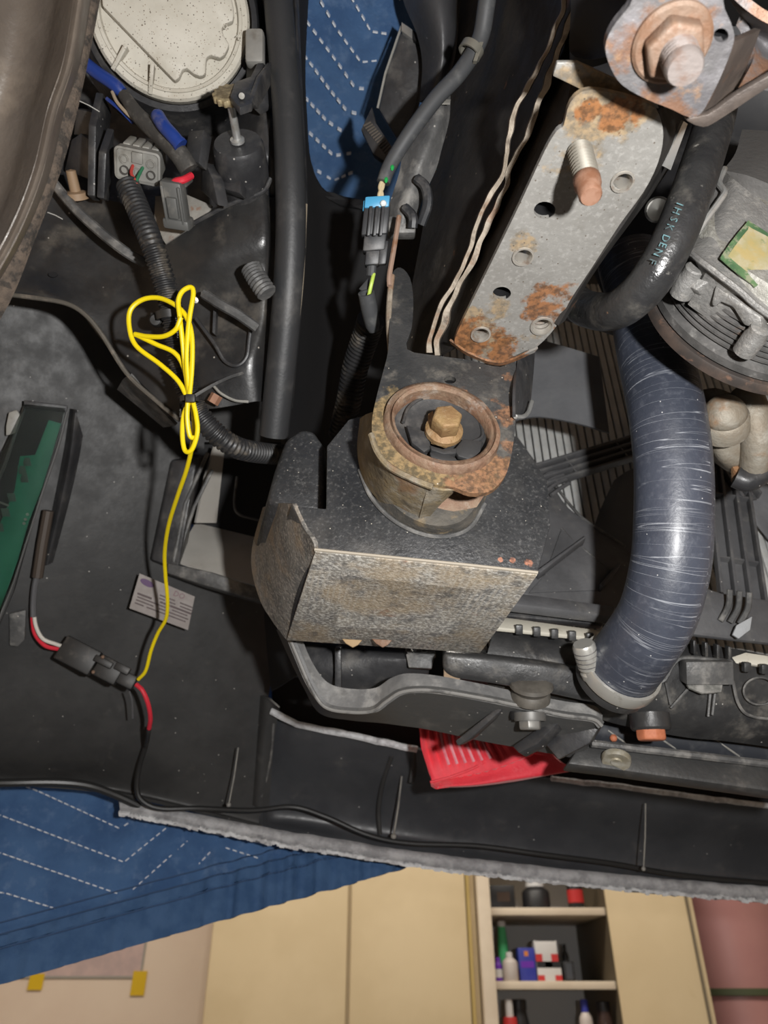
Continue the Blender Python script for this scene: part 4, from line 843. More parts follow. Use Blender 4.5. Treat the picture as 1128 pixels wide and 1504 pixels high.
s_['label'] = 'dusty worn side face, brightened as if lit'
mk('edge_highlight', MB().tube([PY(462, 807, .4388), PY(560, 817, .4388), PY(680, 829, .4388), PY(790, 841, .4388)], .0012, 6), mat('highlight_pale', (.34, .30, .24), .7), tbk)  # highlight along the block's rear lower edge, drawn as a pale tube
ringb = [(648+x, y) for x, y in ((-118, 660), (-112, 700), (-85, 745), (-40, 775), (5, 787), (45, 783), (75, 760))]
mk('moulded_ring', MB().tube([PY(x, y, .4385) for x, y in px([(528, 690), (545, 730), (575, 762), (615, 783), (655, 788), (690, 775), (712, 740)], 7)], .0016, 8), dusty, tbk)
mk('collar', MB().loft([[PY(x, y, .440) for x, y in px([(560, 660), (545, 720), (572, 758), (615, 780), (655, 784), (690, 772), (712, 735), (715, 670)], 3, True)], [PY(x, y, .428) for x, y in px([(575, 660), (560, 712), (585, 748), (620, 768), (655, 772), (685, 760), (704, 728), (705, 670)], 3, True)]]), mat('collar_dusty', (.06, .058, .054), .55, col2=(.11, .10, .085), scale=50, layers=[('noise', (.3, .22, .12), 50, .55, .7, .6)], bump=.4), tbk, smooth=50)
mk('rusty_insert', MB().sheet([[PY(x, y, .422) for x, y in ((640, 722), (668, 720), (700, 716), (722, 705))], [PY(x, y, .428) for x, y in ((636, 745), (668, 752), (700, 745), (715, 722))]], .003), ringm, tbk, jit=.0008)

# ================================================================== right: radiator, fan, shroud, hoses, compressor
# radiator core: vertical plane at Y = .70
RY = .72
finm = mat('radiator_fin', (.58, .59, .58), .5, .1, col2=(.48, .49, .48), scale=40, layers=[('noise', (.55, .54, .50), 200, .5, .6, .5)], bump=.5, bscale=500)
trd = thing('radiator', 'radiator with pale vertical fins and a black bottom tank', 'radiator', PY(900, 1000, .64))
xl, xr = .08, .62; zl, zh = CAM.z+.27, CAM.z+.86
slab('core', (xl, RY+.004, zl), (xr, RY+.03, zh), mat('core_dark', (.05, .05, .05), .6), trd)
f0 = slab('fin_strip', (xl, RY-.002, zl), (xl+.0078, RY+.004, zh), finm, trd, .0012)
for k in range(1, int((xr-xl)/.0095)): dup(f0, (.0095*k, 0, 0))
# bottom tank
tankm = mat('tank_black', (.026, .026, .027), .42, col2=(.04, .04, .04), scale=24, layers=[('noise', (.26, .24, .21), 35, .52, .75, .5), ('speck', (.45, .43, .4), 170, .14, .14)], bump=.25, bscale=160, rvar=.14)
rows = [[(720, 915, .66), (820, 930, .66), (900, 945, .66), (1000, 945, .66), (1060, 950, .66), (1128, 962, .665), (1200, 975, .665)],
        [(722, 935, .64), (820, 948, .64), (900, 965, .645), (1000, 968, .645), (1060, 975, .645), (1128, 985, .65), (1200, 998, .65)],
        [(715, 965, .63), (820, 975, .63), (900, 995, .635), (1000, 1000, .64), (1060, 1005, .642), (1128, 1020, .645), (1200, 1033, .645)],
        [(715, 995, .63), (820, 1010, .632), (900, 1035, .636), (1000, 1050, .64), (1060, 1058, .642), (1128, 1068, .645), (1200, 1080, .645)],
        [(720, 1020, .65), (820, 1035, .65), (900, 1062, .65), (1000, 1082, .655), (1060, 1088, .655), (1128, 1097, .66), (1200, 1110, .66)]]
mk('bottom_tank', MB().surf(rows, 7, 5, .008), tankm, trd, smooth=50)
for pts in ([(738, 906), (884, 926), (884, 938), (725, 921)], [(1072, 966), (1095, 958), (1160, 968), (1160, 984), (1092, 974), (1076, 974)]):
    mk('core_edge', MB().plate(pts, plane3((*pts[0], .652), (*pts[1], .652), (*pts[2], .640)), .004), mat('edge_white', (.55, .52, .44), .55, layers=[('noise', (.2, .15, .08), 70, .6, .72, .7)]) if 'edge_white' not in bpy.data.materials else bpy.data.materials['edge_white'], trd, .0008)
    for k in range(5 if pts[0][0] < 800 else 3):
        x = pts[0][0]+30+k*26; mk('crimp_tab', MB().box(P(x-6, pts[3][1]+(x-pts[0][0])*.115+(0 if pts[0][0] < 800 else -8), .634), R_*.003, U_*.004, F_*.003), tankm, trd, .0006)
# left end of the tank, rounded box
et = [(650, 958), (700, 962), (790, 972), (868, 985), (880, 1035), (800, 1018), (720, 1004), (664, 996), (650, 985)]
mk('tank_end', MB().loft([[P(x, y, .615) for x, y in et], [P(x, y-10, .66) for x, y in et]]), tankm, trd, .006, seg=3)
mk('crossbar', MB().plate([(770, 872), (892, 890), (886, 918), (742, 905)], plane3((770, 872, .67), (892, 890, .67), (742, 905, .655)), .01), black, trd, .002)
dt = mk('drain_boss', MB().lathe(P(955, 1062, .628), -F_*.35-U_*.9, [(0, -.008), (.0165, -.008), (.0165, .004), (.0150, .006), (0, .006)], 28), tankm, trd)
dm = mat('drain_orange', (.50, .17, .085), .65, col2=(.42, .13, .06), scale=70, bump=.3)
pl = mk('drain_plug', MB().hexa(P(955, 1068, .626), -F_*.35-U_*.9, .0125, .011, n=8, ref=(1, 0, 0)), dm, trd, .0015); pl['label'] = 'orange rusted drain plug'
mk('module', MB().box(P(1037, 986, .632), R_*.020, (U_*.98-R_*.03)*.010, F_*.008), dusty, trd, .001)
mk('module_bracket', MB().plate([(1008, 1003), (1062, 1003), (1060, 1016), (1032, 1018), (1012, 1010)], plane3((1008, 1003, .63), (1062, 1003, .63), (1012, 1016, .625)), .003), mat('chalky', (.30, .29, .27), .7, col2=(.12, .12, .11), scale=90, bump=.5), trd, .0008)
for s in (((978, 1002), (985, 1035)), ((1010, 1012), (985, 1040)), ((1043, 1018), (1040, 1052)), ((1050, 1018), (1046, 1050))):
    mk('mould_line', MB().tube([P(*s[0], .636), P(*s[1], .634)], .0012, 6), dusty, trd)
mk('mould_line', MB().tube(path([(880, 1005, .634), (965, 1005, .634), (990, 974, .634), (1010, 966, .634), (1075, 972, .635)], 4), .0018, 6), dusty, trd)
mk('mould_line', MB().tube(path([(1076, 1000, .637), (1085, 1035, .637), (1105, 1052, .638), (1160, 1058, .64)], 6), .0014, 6), dusty, trd)
mk('mould_ring', MB().tube([P(1116+24*math.cos(a), 1015+20*math.sin(a), .6375) for a in [2*math.pi*k/28 for k in range(29)]], .0009, 6), dusty, trd)
for k in range(4): mk('comb_tooth', MB().box(P(1018+17*k, 950+3*k, .642), R_*.0012, U_*.006, F_*.004), tankm, trd, .0004)

# fan shroud
tsh = thing('fan_shroud', 'black ribbed fan shroud with spokes in front of the radiator', 'fan shroud', PY(840, 860, .63))
shf = plane((0, .64, CAM.z+.36), (0, -1, 0.12))
shm = mat('shroud_plastic', (.075, .075, .078), .5, col2=(.105, .105, .109), scale=22, layers=[('noise', (.22, .21, .19), 40, .52, .78, .45), ('speck', (.4, .38, .36), 190, .14, .1)], bump=.2, rvar=.1)
mk('corner_panel', MB().plate(px([(760, 640), (796, 690), (812, 712), (835, 745), (875, 775), (918, 803)], 3)+[(940, 830), (905, 895), (830, 885), (765, 872), (700, 865), (700, 640)], shf, .004), shm, tsh, .0015)
mk('edge_rim', MB().tube([shf(*p) for p in px([(800, 694), (822, 722), (850, 756), (885, 781), (918, 803)], 5)], .0016, 8), dusty, tsh)
for a, b in (((824, 776), (843, 798)), ((856, 806), (894, 838))):
    mk('relief_edge', MB().tube([shf(*a), shf(*b)], .0016, 6), dusty, tsh)
nsh = -away(shf, 850, 800)
mk('relief_panel', MB().prism([shf(*p) for p in ((824, 778), (856, 808), (896, 840), (880, 868), (776, 872), (800, 845))], nsh*.002), shm, tsh, .0008)
mk('gusset', MB().prism([shf(*p) for p in ((786, 848), (858, 796), (856, 801), (790, 852))], nsh*.012), shm, tsh, .0006)
mk('gusset', MB().prism([shf(*p) for p in ((878, 866), (905, 834), (908, 838), (882, 870))], nsh*.010), shm, tsh, .0006)
def spoke(a, b, wd, n, tag_=None):
    qa, qb = shf(*a), shf(*b); u = (qb-qa).normalized(); v = u.cross(nsh).normalized()
    m_ = mk('spoke', MB().prism([qa-v*wd-nsh*.002, qb-v*wd-nsh*.002, qb+v*wd-nsh*.002, qa+v*wd-nsh*.002], nsh*.003), shm, tsh, .0006)
    for k in range(n):
        o = v*(-wd+2*wd*k/(n-1)); mk('spoke_rib', MB().prism([qa+o-v*.0015, qb+o-v*.0015, qb+o+v*.0015, qa+o+v*.0015], nsh*.010), shm, m_, .0006)
    for t_ in (.25, .62): q = qa.lerp(qb, t_); mk('spoke_web', MB().prism([q-v*wd-u*.001, q-v*wd+u*.001, q+v*wd+u*.001, q+v*wd-u*.001], nsh*.008), shm, m_)
    return qa, qb, u, v
spoke((785, 706), (985, 645), .0135, 4)
spoke((1090, 900), (1058, 650), .020, 4)
spoke((1045, 655), (1100, 735), .010, 3)
for k in range(4):
    p = px([(790+6*k, 712+7*k), (803+6*k, 702+7*k), (822+4*k, 697+6*k)], 5); mk('root_rib', MB().tube([shf(*q)+nsh*.006 for q in p], .0022, 8), shm, tsh)
mk('base_rail', MB().plate([(700, 862), (905, 890), (900, 905), (700, 880)], plane3((700, 862, .655), (905, 890, .655), (700, 880, .64)), .01), shm, tsh, .002)
mk('shroud_foot', MB().plate([(1030, 860), (1060, 870), (1128, 880), (1200, 890), (1200, 960), (1128, 945), (1040, 935), (1000, 930), (1010, 890)], plane3((1030, 860, .665), (1128, 880, .67), (1040, 935, .645)), .008), shm, tsh, .003)
for k in range(3):
    mk('foot_rib', MB().tube([P(*q, .650-.002*k) for q in px([(1072+14*k, 866+2*k), (1070+14*k, 890+2*k), (1058+14*k, 912+2*k)], 5)], .0026, 8), dusty, tsh)
mk('foot_scab', MB().plate([(1082, 918), (1105, 905), (1102, 925), (1085, 938), (1076, 932)], plane3((1082, 918, .64), (1105, 905, .642), (1085, 938, .636)), .003), mat('chalk_white', (.33, .34, .35), .7, bump=.4), tsh, .0006)
# fan
tf = thing('cooling_fan', 'dark grey radiator fan with broad blades behind the shroud', 'fan', PY(1010, 610, .68))
bladem = mat('fan_blade', (.095, .098, .105), .5, col2=(.12, .123, .13), scale=18, layers=[('noise', (.15, .15, .15), 50, .5, .75, .4), ('blob', (.012, .012, .013), [(PY(838, 612, .675), .022), (PY(806, 520, .675), .010)], .9, 60)], bump=.15)
mk('blade', MB().surf([[(740, 490, .80), (790, 498, .79), (850, 515, .775), (880, 524, .765)], [(745, 560, .785), (790, 565, .775), (855, 578, .76), (888, 585, .75)], [(745, 620, .775), (790, 612, .765), (850, 622, .75), (895, 636, .74)]], 6, 5, .003), bladem, tf, smooth=60)
mk('blade', MB().surf([[(960, 680, .785), (925, 690, .788), (902, 705, .795)], [(960, 760, .775), (905, 750, .785), (880, 752, .80)], [(960, 860, .765), (910, 830, .78), (868, 790, .80)]], 6, 6, .003), bladem, tf, smooth=60)
mk('blade', MB().surf([[(1098, 712, .835), (1120, 708, .832), (1180, 735, .825)], [(1100, 740, .832), (1130, 760, .825), (1180, 800, .81)], [(1102, 760, .83), (1135, 800, .815), (1180, 850, .79)]], 6, 6, .003), bladem, tf, smooth=60)
mk('blade', MB().surf([[(820, 440, .82), (870, 455, .80), (930, 470, .79)], [(830, 470, .81), (870, 480, .79), (930, 500, .78)]], 6, 4, .003), bladem, tf, smooth=60)
mk('hub', MB().lathe(PY(1000, 640, .69), (0, -1, 0), [(0, .012), (.030, .012), (.040, .004), (.042, -.02)], 32), bladem, tf)


# large coolant hose
hosem = mat('hose_blue_black', (.040, .046, .064), .42, col2=(.058, .066, .090), scale=14, layers=[('noise', (.16, .17, .20), 160, .5, .75, .35), ('speck', (.5, .5, .5), 220, .14, .10), ('blob', (.55, .55, .53), [(P(960, 985, .56), .004), (P(925, 985, .56), .004)], .8, 200)], bump=.18, bscale=300, uvlines=((.42, .44, .48), 140.0, .010, .7), spec=.6, coat=.15)
tho = thing('coolant_hose', 'thick blue-black coolant hose curving down into the radiator tank', 'hose', P(908, 1000, .61))
hp = path([(925, 380, .66), (945, 450, .635), (960, 520, .60), (978, 600, .572), (988, 680, .56), (989, 760, .552), (984, 830, .55), (966, 900, .558), (936, 950, .575), (902, 994, .60)], 12)
mk('hose', MB().tube(hp, [.0285+(.0015*max(0, (i-90)/18)) for i in range(len(hp))], 32), hosem, tho, smooth=60)
ha = (hp[-1]-hp[-8]).normalized(); hcp = hp[-1]-ha*.010
clampm = mat('clamp_steel', (.55, .54, .50), .35, .6, layers=[('noise', (.25, .22, .17), 90, .55, .7, .5)])
mk('clamp_band', MB().lathe(hcp, ha, [(.030, -.006), (.0325, -.006), (.033, -.0045), (.033, .0045), (.0325, .006), (.030, .006)], 40), clampm, tho)
mk('outlet_neck', MB().lathe(hcp, ha, [(.0295, .006), (.0305, .010), (.0305, .016), (.026, .016)], 36), tankm, tho)
cs = P(866, 980, .585); cu_ = (P(855, 940, .578)-cs).normalized()
k_ = mk('clamp_screw', MB().lathe(cs-cu_*.006, cu_, [(0, -.004), (.0078, -.003), (.0084, .002), (.0068, .004), (.0090, .007), (.0090, .026), (.0078, .028), (0, .028)], 18), clampm, tho)
mk('clamp_housing', MB().box(cs-R_*-.006+cu_*.0, cu_*.007, (R_*.9-U_*.4).normalized()*.008, F_*.006), clampm, tho, .0015)

for k in range(4): mk('screw_groove', MB().lathe(cs-cu_*.006+cu_*(.010+.004*k), cu_, [(.0088, -.0006), (.0094, -.0003), (.0094, .0003), (.0088, .0006)], 18), dusty, tho)
# small hose with faint lettering
sh_ = path([(1075, 80, .53), (1056, 150, .50), (1040, 210, .475), (1008, 305, .452), (976, 378, .45), (940, 430, .463), (900, 457, .492), (860, 453, .535), (838, 436, .575)], 10)
tsm = thing('heater_hose', 'thin black rubber hose bent in front of the compressor pulley', 'hose', P(900, 460, .475))
mk('hose', MB().tube(sh_, .0128, 22), mat('hose_black_oily', (.022, .022, .023), .38, col2=(.032, .032, .032), scale=30, layers=[('noise', (.20, .185, .16), 45, .5, .76, .45), ('speck', (.42, .22, .12), 110, .16, .10), ('noise', (.42, .40, .36), 80, .66, .74, .5)], bump=.45, bscale=110, rvar=.15), tsm, smooth=60)
cy_ = mat('faded_cyan', (.10, .20, .22), .6, layers=[('noise', (.03, .03, .03), 300, .45, .6, .8)])
ltr = [('1', 998, 300), ('H', 994, 310), ('S', 989, 322), ('K', 983, 334), ('D', 977, 350), ('E', 973, 360), ('N', 966, 371), ('F', 958, 384)]
dr = (P(958, 384, .44)-P(998, 300, .44)).normalized()
for s, x, y in ltr:
    q = P(x, y, .4385); n_ = (CAM-q).normalized(); upv = n_.cross(dr)
    text('lettering', s, P(x, y, .4372), dr, upv, .0062, cy_, tsm, .0002)
# dark sheet added to stand for the shade behind the small hose
backm = mat('backing_dark', (.016, .016, .018), .55, col2=(.028, .027, .028), scale=20, layers=[('noise', DUST, 30, .55, .8, .3)])
tag(mk('dark_backing', MB().surf([[(840, 80, .70), (950, 60, .66), (1050, 40, .62), (1200, 40, .60)], [(860, 200, .74), (950, 200, .70), (1050, 180, .66), (1200, 160, .62)], [(850, 330, .82), (950, 330, .76), (1050, 300, .70), (1200, 280, .66)], [(900, 470, .84), (960, 480, .78), (1050, 460, .72), (1200, 440, .68)]], 6, 6, .01), backm, None, smooth=50), 'dark sheet added for the shade behind the small hose', 'dark sheet')

# air conditioning compressor
castm = mat('cast_aluminium', (.25, .245, .235), .5, .35, col2=(.20, .195, .187), scale=50, layers=[('noise', (.42, .40, .37), 200, .5, .66, .45), ('noise', (.14, .12, .09), 40, .55, .75, .45)], bump=.45, bscale=420)
pulm = mat('pulley_dark', (.10, .098, .095), .35, .4, col2=(.16, .155, .15), scale=60, layers=[('noise', (.40, .39, .37), 70, .54, .70, .6), ('noise', (.18, .09, .05), 60, .62, .7, .5)], bump=.2, rvar=.12)
tco = thing('compressor', 'cast aluminium compressor with a green-edged worn sticker and grooved pulley', 'compressor', P(1070, 400, .47))
rows = [[(1052, 240, .52), (1063, 250, .50), (1076, 262, .482), (1096, 278, .475), (1150, 320, .475), (1220, 375, .48)],
        [(1036, 290, .50), (1046, 300, .484), (1062, 312, .470), (1084, 328, .465), (1140, 362, .463), (1210, 410, .468)],
        [(1018, 338, .485), (1028, 346, .472), (1044, 356, .460), (1066, 372, .455), (1125, 408, .453), (1200, 455, .458)],
        [(1002, 370, .475), (1012, 376, .463), (1028, 386, .452), (1050, 402, .447), (1108, 444, .445), (1190, 490, .45)]]
mk('body', MB().surf(rows, 6, 6, .03), castm, tco, smooth=50)
mk('body_seam', MB().tube(path([(1002, 366, .470), (1012, 370, .458), (1030, 384, .447), (1056, 404, .442), (1085, 426, .44), (1112, 450, .44), (1160, 484, .443)], 5), .0020, 8), castm, tco)
mk('back_housing', MB().surf([[(1062, 250, .50), (1110, 262, .485), (1190, 300, .48)], [(1080, 225, .52), (1130, 230, .51), (1190, 260, .50)], [(1090, 190, .55), (1140, 195, .54), (1190, 220, .53)]], 5, 5, .02), mat('cast_dark', (.13, .125, .12), .55, .3, bump=.3), tco, smooth=60)
sf = plane3((1098, 327, .4600), (1128, 350, .4585), (1080, 395, .4465)); ns = -away(sf, 1100, 360)
st = px([(1094, 330), (1104, 330), (1160, 368), (1162, 380), (1112, 420), (1102, 418), (1062, 386), (1060, 374)], 3, True)
g_ = mk('sticker', MB().prism([sf(*p)+ns*.0005 for p in st], ns*.0007), mat('sticker_green', (.045, .10, .045), .6, col2=(.09, .16, .07), scale=70, layers=[('noise', (.30, .28, .2), 180, .5, .62, .6)]), tco)
g_['label'] = 'worn green-edged sticker'
ci = px([(1096, 340), (1102, 338), (1160, 376), (1110, 408), (1102, 406), (1072, 382), (1070, 374)], 3, True)
mk('worn_centre', MB().prism([sf(*p)+ns*.00125 for p in ci], ns*.0003), mat('sticker_worn', (.38, .34, .24), .65, col2=(.30, .26, .12), scale=55, layers=[('noise', (.36, .27, .10), 60, .52, .64, .7), ('noise', (.07, .14, .06), 90, .56, .66, .7)]), g_)
yaw = math.radians(-7); pa = V((math.sin(yaw), math.cos(yaw), 0.0))
fc = P(1106, 452, .52)                      # centre of the pulley's front edge
mk('clutch_hub', MB().lathe(fc-pa*.052, pa, [(.030, -.006), (.062, -.006), (.0655, 0), (.0655, .010), (.068, .014), (.03, .014)], 64), mat('hub_alloy', (.36, .35, .32), .55, .3, col2=(.25, .24, .21), scale=50, layers=[('noise', (.12, .11, .09), 60, .55, .7, .6), ('noise', (.5, .5, .46), 120, .55, .68, .5)], bump=.7, bscale=260), tco, jit=.0006)
pf = [(.05, 0), (.0695, 0), (.0705, .002)]
for k in range(6): pf += [(.0705, .003+.0042*k), (.0705, .0045+.0042*k), (.0672, .0055+.0042*k), (.0672, .0062+.0042*k)]
pf += [(.0715, .0295), (.0735, .0305), (.0735, .036), (.071, .0375), (.04, .0375)]
mk('pulley', MB().lathe(fc-pa*.0375, pa, pf, 96), pulm, tco, smooth=25)
mk('pulley_rim', MB().lathe(fc, pa, [(.0655, .0), (.0745, .001), (.0755, .003), (.0755, .0085), (.073, .010), (.05, .010)], 96), mat('rim_worn', (.07, .06, .055), .4, .4, col2=(.12, .09, .075), scale=60, layers=[('noise', (.33, .19, .13), 80, .58, .68, .6)]), tco)
def boss(x, y, d, r, h, m_=castm):
    return mk('lug', MB().lathe(P(x, y, d), -pa, [(0, h), (r*.8, h), (r, h*.85), (r, 0), (r*1.15, -.002), (r*1.15, -.015)], 24), m_, tco)
boss(1016, 404, .462, .0064, .006); boss(1112, 490, .450, .0062, .005)
mk('lug_web', MB().plate([(996, 385), (1014, 388), (1046, 414), (1030, 420), (1024, 428), (1008, 420)], plane3((996, 385, .468), (1046, 414, .452), (1008, 420, .462)), .02), castm, tco, .003)
mk('lug_web', MB().plate([(1050, 420), (1080, 438), (1118, 466), (1120, 486), (1092, 478), (1076, 452), (1058, 444), (1050, 452), (1044, 448)], plane3((1050, 420, .45), (1118, 466, .443), (1044, 448, .458)), .014), castm, tco, .002)
mk('dark_pocket', MB().plate([(1060, 450), (1084, 462), (1096, 476), (1092, 490), (1056, 462)], plane3((1060, 450, .47), (1096, 476, .465), (1056, 462, .475)), .01), mat('pocket_blue_grey', (.10, .105, .125), .6), tco)
tbr = thing('compressor_bracket', 'grey sheet bracket between the small hose and the compressor', 'bracket', P(1030, 320, .50))
mk('sheet', MB().surf([[(1036, 225, .50), (1050, 232, .495), (1064, 250, .488)], [(1020, 275, .485), (1040, 285, .478), (1056, 290, .472)], [(1012, 320, .475), (1028, 326, .469), (1038, 318, .463)], [(992, 352, .473), (1005, 358, .468), (1015, 350, .463)], [(980, 385, .474), (992, 392, .470), (1002, 384, .468)]], 5, 5, .003), mat('bracket_grey', (.16, .155, .15), .5, .3, layers=[('noise', (.3, .29, .26), 60, .5, .7, .5)], bump=.2), tbr, smooth=40)
mk('folded_edge', MB().tube(path([(1064, 248, .486), (1056, 268, .476), (1064, 282, .467), (1056, 296, .464), (1034, 326, .461), (1016, 352, .462), (1002, 376, .467)], 4), .0020, 8), zinc, tbr)
mk('strut', MB().plate([(1024, 298), (1030, 295), (1034, 318), (1030, 328), (1022, 322)], plane3((1024, 298, .470), (1034, 318, .463), (1022, 322, .466)), .004), dusty, tbr, .0008)
tag(mk('chrome_bolt', MB().lathe(P(966, 308, .50), CAM-P(966, 308, .5), [(0, .004), (.007, .003), (.0085, 0), (.0085, -.004), (0, -.004)], 24), clampm), 'bright round bolt head half hidden behind the small hose', 'bolt')
# idler/bracket under the pulley
tid = thing('tensioner', 'rusty cast tensioner body with a domed cap under the pulley', 'tensioner', P(1075, 640, .58))
tenm = mat('tensioner_cast', (.30, .27, .22), .6, .2, col2=(.24, .20, .15), scale=40, layers=[('noise', (.45, .43, .38), 50, .5, .7, .55), ('noise', (.30, .15, .06), 30, .55, .68, .6)], bump=.5, bscale=200)
tx = (CAM-P(1065, 605, .58)).normalized()*.7+U_*.55
mk('domed_cap', MB().lathe(P(1064, 618, .575), tx, [(0, .022), (.008, .0205), (.013, .016), (.0155, .012), (.0165, .008), (.0155, .006), (.018, .004), (.0185, -.01), (.016, -.012)], 32), tenm, tid, smooth=50)
mk('body', MB().surf([[(1020, 575, .61), (1050, 570, .60), (1080, 580, .595), (1128, 600, .60), (1190, 620, .60)], [(1025, 620, .605), (1050, 640, .59), (1085, 640, .59), (1128, 640, .595), (1190, 650, .60)], [(1035, 655, .615), (1058, 675, .60), (1090, 680, .60), (1128, 670, .60), (1190, 680, .61)], [(1050, 680, .63), (1075, 695, .62), (1100, 690, .615), (1128, 690, .62), (1190, 700, .63)]], 6, 6, .012), tenm, tid, smooth=50)
mk('side_arm', MB().tube(path([(1095, 575, .592), (1108, 610, .582), (1112, 650, .585), (1108, 690, .60)], 6), .012, 16), tenm, tid)
mk('rusty_foot', MB().lathe(P(1096, 690, .605), tx, [(0, .006), (.010, .006), (.0115, .003), (.0115, -.012)], 20), mat('foot_rust', (.36, .22, .12), .7, col2=(.26, .13, .06), scale=80, bump=.5), tid)
mk('black_clip', MB().tube(path([(1080, 700, .60), (1100, 706, .597), (1128, 690, .597), (1170, 680, .60)], 5), .009, 12), black, tid)

# ================================================================== lower front: support bracket, bars, pouch, bumper
tsb = thing('support_bracket', 'black moulded support bracket bent under the block with dusty top band coloured as lit', 'bracket', P(640, 1040, .64))
T_ = [(440, 922), (449, 952), (466, 985), (486, 1005), (520, 1012), (552, 1010), (574, 996), (598, 989), (640, 992), (700, 1003), (760, 1016), (830, 1030), (872, 1036), (885, 1050)]
M_ = [(422, 928), (436, 962), (455, 1006), (477, 1038), (515, 1046), (548, 1044), (568, 1030), (592, 1016), (635, 1014), (700, 1024), (760, 1036), (825, 1050), (870, 1056), (884, 1066)]
B_ = [(406, 925), (424, 965), (447, 1012), (470, 1048), (515, 1058), (560, 1062), (590, 1066), (620, 1070), (660, 1078), (700, 1087), (760, 1098), (815, 1108), (850, 1112), (868, 1090)]
def dd(i): return .66-.035*min(1, i/9)
rows = [[P(*q, dd(i)) for i, q in enumerate(T_)], [P(*q, dd(i)-.012) for i, q in enumerate(M_)], [P(*q, dd(i)+.035) for i, q in enumerate(B_)]]
R3 = [cr(r, 6) for r in rows]
mk('top_band', MB().sheet([R3[0], R3[1]], .004), mat('band_lit_dusty', (.13, .13, .13), .5, col2=(.20, .198, .193), scale=30, layers=[('noise', (.40, .39, .37), 60, .48, .7, .6), ('noise', (.05, .05, .05), 40, .56, .7, .5)], bump=.3), tsb, smooth=50)  # lighter than the web: light on the band painted in along with dust
mk('lower_web', MB().sheet([R3[1], R3[2]], .004), mat('bracket_plain', (.062, .062, .061), .5, layers=[('noise', DUST, 40, .5, .8, .4), ('speck', (.4, .38, .35), 150, .14, .12)], bump=.2), tsb, smooth=50)
mk('worn_corner', MB().tube(R3[1], .0016, 8), mat('corner_worn', (.20, .195, .185), .55, layers=[('noise', (.05, .05, .05), 60, .5, .65, .7)]), tsb)
for pts in ([(668, 1088), (676, 1082), (728, 1040), (738, 1042), (690, 1086), (672, 1096)], [(752, 1096), (815, 1050), (828, 1052), (790, 1092), (762, 1106)], [(800, 1092), (856, 1054), (884, 1062), (866, 1092), (820, 1116)]):
    mk('gusset', MB().plate(pts, plane3((*pts[0], .640), (*pts[2], .622), (*pts[4], .632)), .012), black, tsb, .0015)
sup = thing('support_bolt', 'silver hex bolt hanging under the dusty support bracket', 'bolt', P(778, 1060, .62))
ub = (-U_*.92-F_*.3).normalized()
mk('washer', MB().lathe(P(778, 1052, .618), ub, [(0, .004), (.013, .004), (.0135, .002), (.0135, -.003), (0, -.003)], 28), mat('washer_dull', (.15, .147, .14), .5, .4, layers=[('noise', (.05, .05, .05), 90, .5, .66, .6)]), sup)
mk('hex_head', MB().hexa(P(778, 1054, .617), ub, .0098, .010, ref=(1, .2, 0)), mat('bolt_dull', (.24, .235, .22), .45, .5, layers=[('noise', (.1, .095, .085), 90, .5, .66, .6)]), sup, .001)
mk('rubber_sleeve', MB().lathe(P(762, 1052, .622), ub, [(0, .003), (.007, .003), (.008, 0), (.008, -.004)], 18), blackdeep, sup)
gr = thing('rubber_grommet', 'round dusty rubber grommet between radiator tank and support bracket', 'grommet', P(780, 1010, .62))
ga = (U_*.95-F_*.3).normalized()
mk('grommet', MB().lathe(P(780, 1008, .618), ga, [(.0, .006), (.012, .006), (.0175, .004), (.0185, .001), (.016, -.001), (.0145, -.004), (.0165, -.007), (.0165, -.012), (0, -.012)], 36), mat('grommet', (.075, .068, .058), .6, col2=(.11, .10, .085), scale=80), gr)
# inner pieces seen between block and bracket
tib = thing('inner_brace', 'black ribbed plastic brace in the gap under the block', 'brace', P(540, 980, .70))
mk('shelf', MB().surf([[(440, 935, .72), (520, 945, .71), (600, 955, .70), (640, 960, .70)], [(446, 950, .70), (520, 958, .69), (590, 968, .68), (636, 962, .68)], [(455, 985, .69), (520, 990, .685), (580, 1000, .69), (630, 985, .69)], [(460, 1010, .70), (520, 1015, .695), (580, 1015, .70), (630, 1000, .70)]], 5, 5, .004), black, tib, smooth=40)
mk('web', MB().box(P(497, 985, .682), R_*.003, U_*.022, F_*.006), black, tib, .001)
mk('socket', MB().lathe(P(608, 952, .675), -F_-U_*.3, [(.003, .002), (.007, .002), (.008, 0), (.008, -.02)], 18), dusty, tib)
mk('clip', MB().plate([(596, 960), (640, 956), (634, 982), (600, 980)], plane3((596, 960, .676), (640, 956, .676), (634, 982, .67)), .006), dusty, tib, .001)
for x, mm, lb in ((518, mat('tan_rust', (.34, .23, .12), .7, bump=.3), 'tan rusty bolt edge peeping out under the scraped block'), (562, nutm, 'reddish rusty bolt edge peeping out under the scraped block')): tag(mk('rust_flake', MB().plate([(x-16, 938), (x+14, 940), (x+8, 947), (x, 951), (x-10, 945)], plane3((x-16, 938, .60), (x+14, 940, .60), (x, 951, .598)), .003), mm, None, .0006), lb, 'bolt edge', 'rusty edges under the block')
tag(mk('gap_filler', MB().surf([[(385, 850, .87), (440, 850, .83), (560, 860, .80), (652, 870, .80)], [(390, 930, .86), (450, 920, .80), (560, 930, .78), (652, 938, .78)], [(398, 1015, .86), (460, 985, .79), (560, 1000, .775), (652, 1006, .775)]], 5, 5, .004), blackdeep), 'matt black added tray in the shade between block and radiator tank', 'filler')  # black sheet added to keep the gap under the block dark
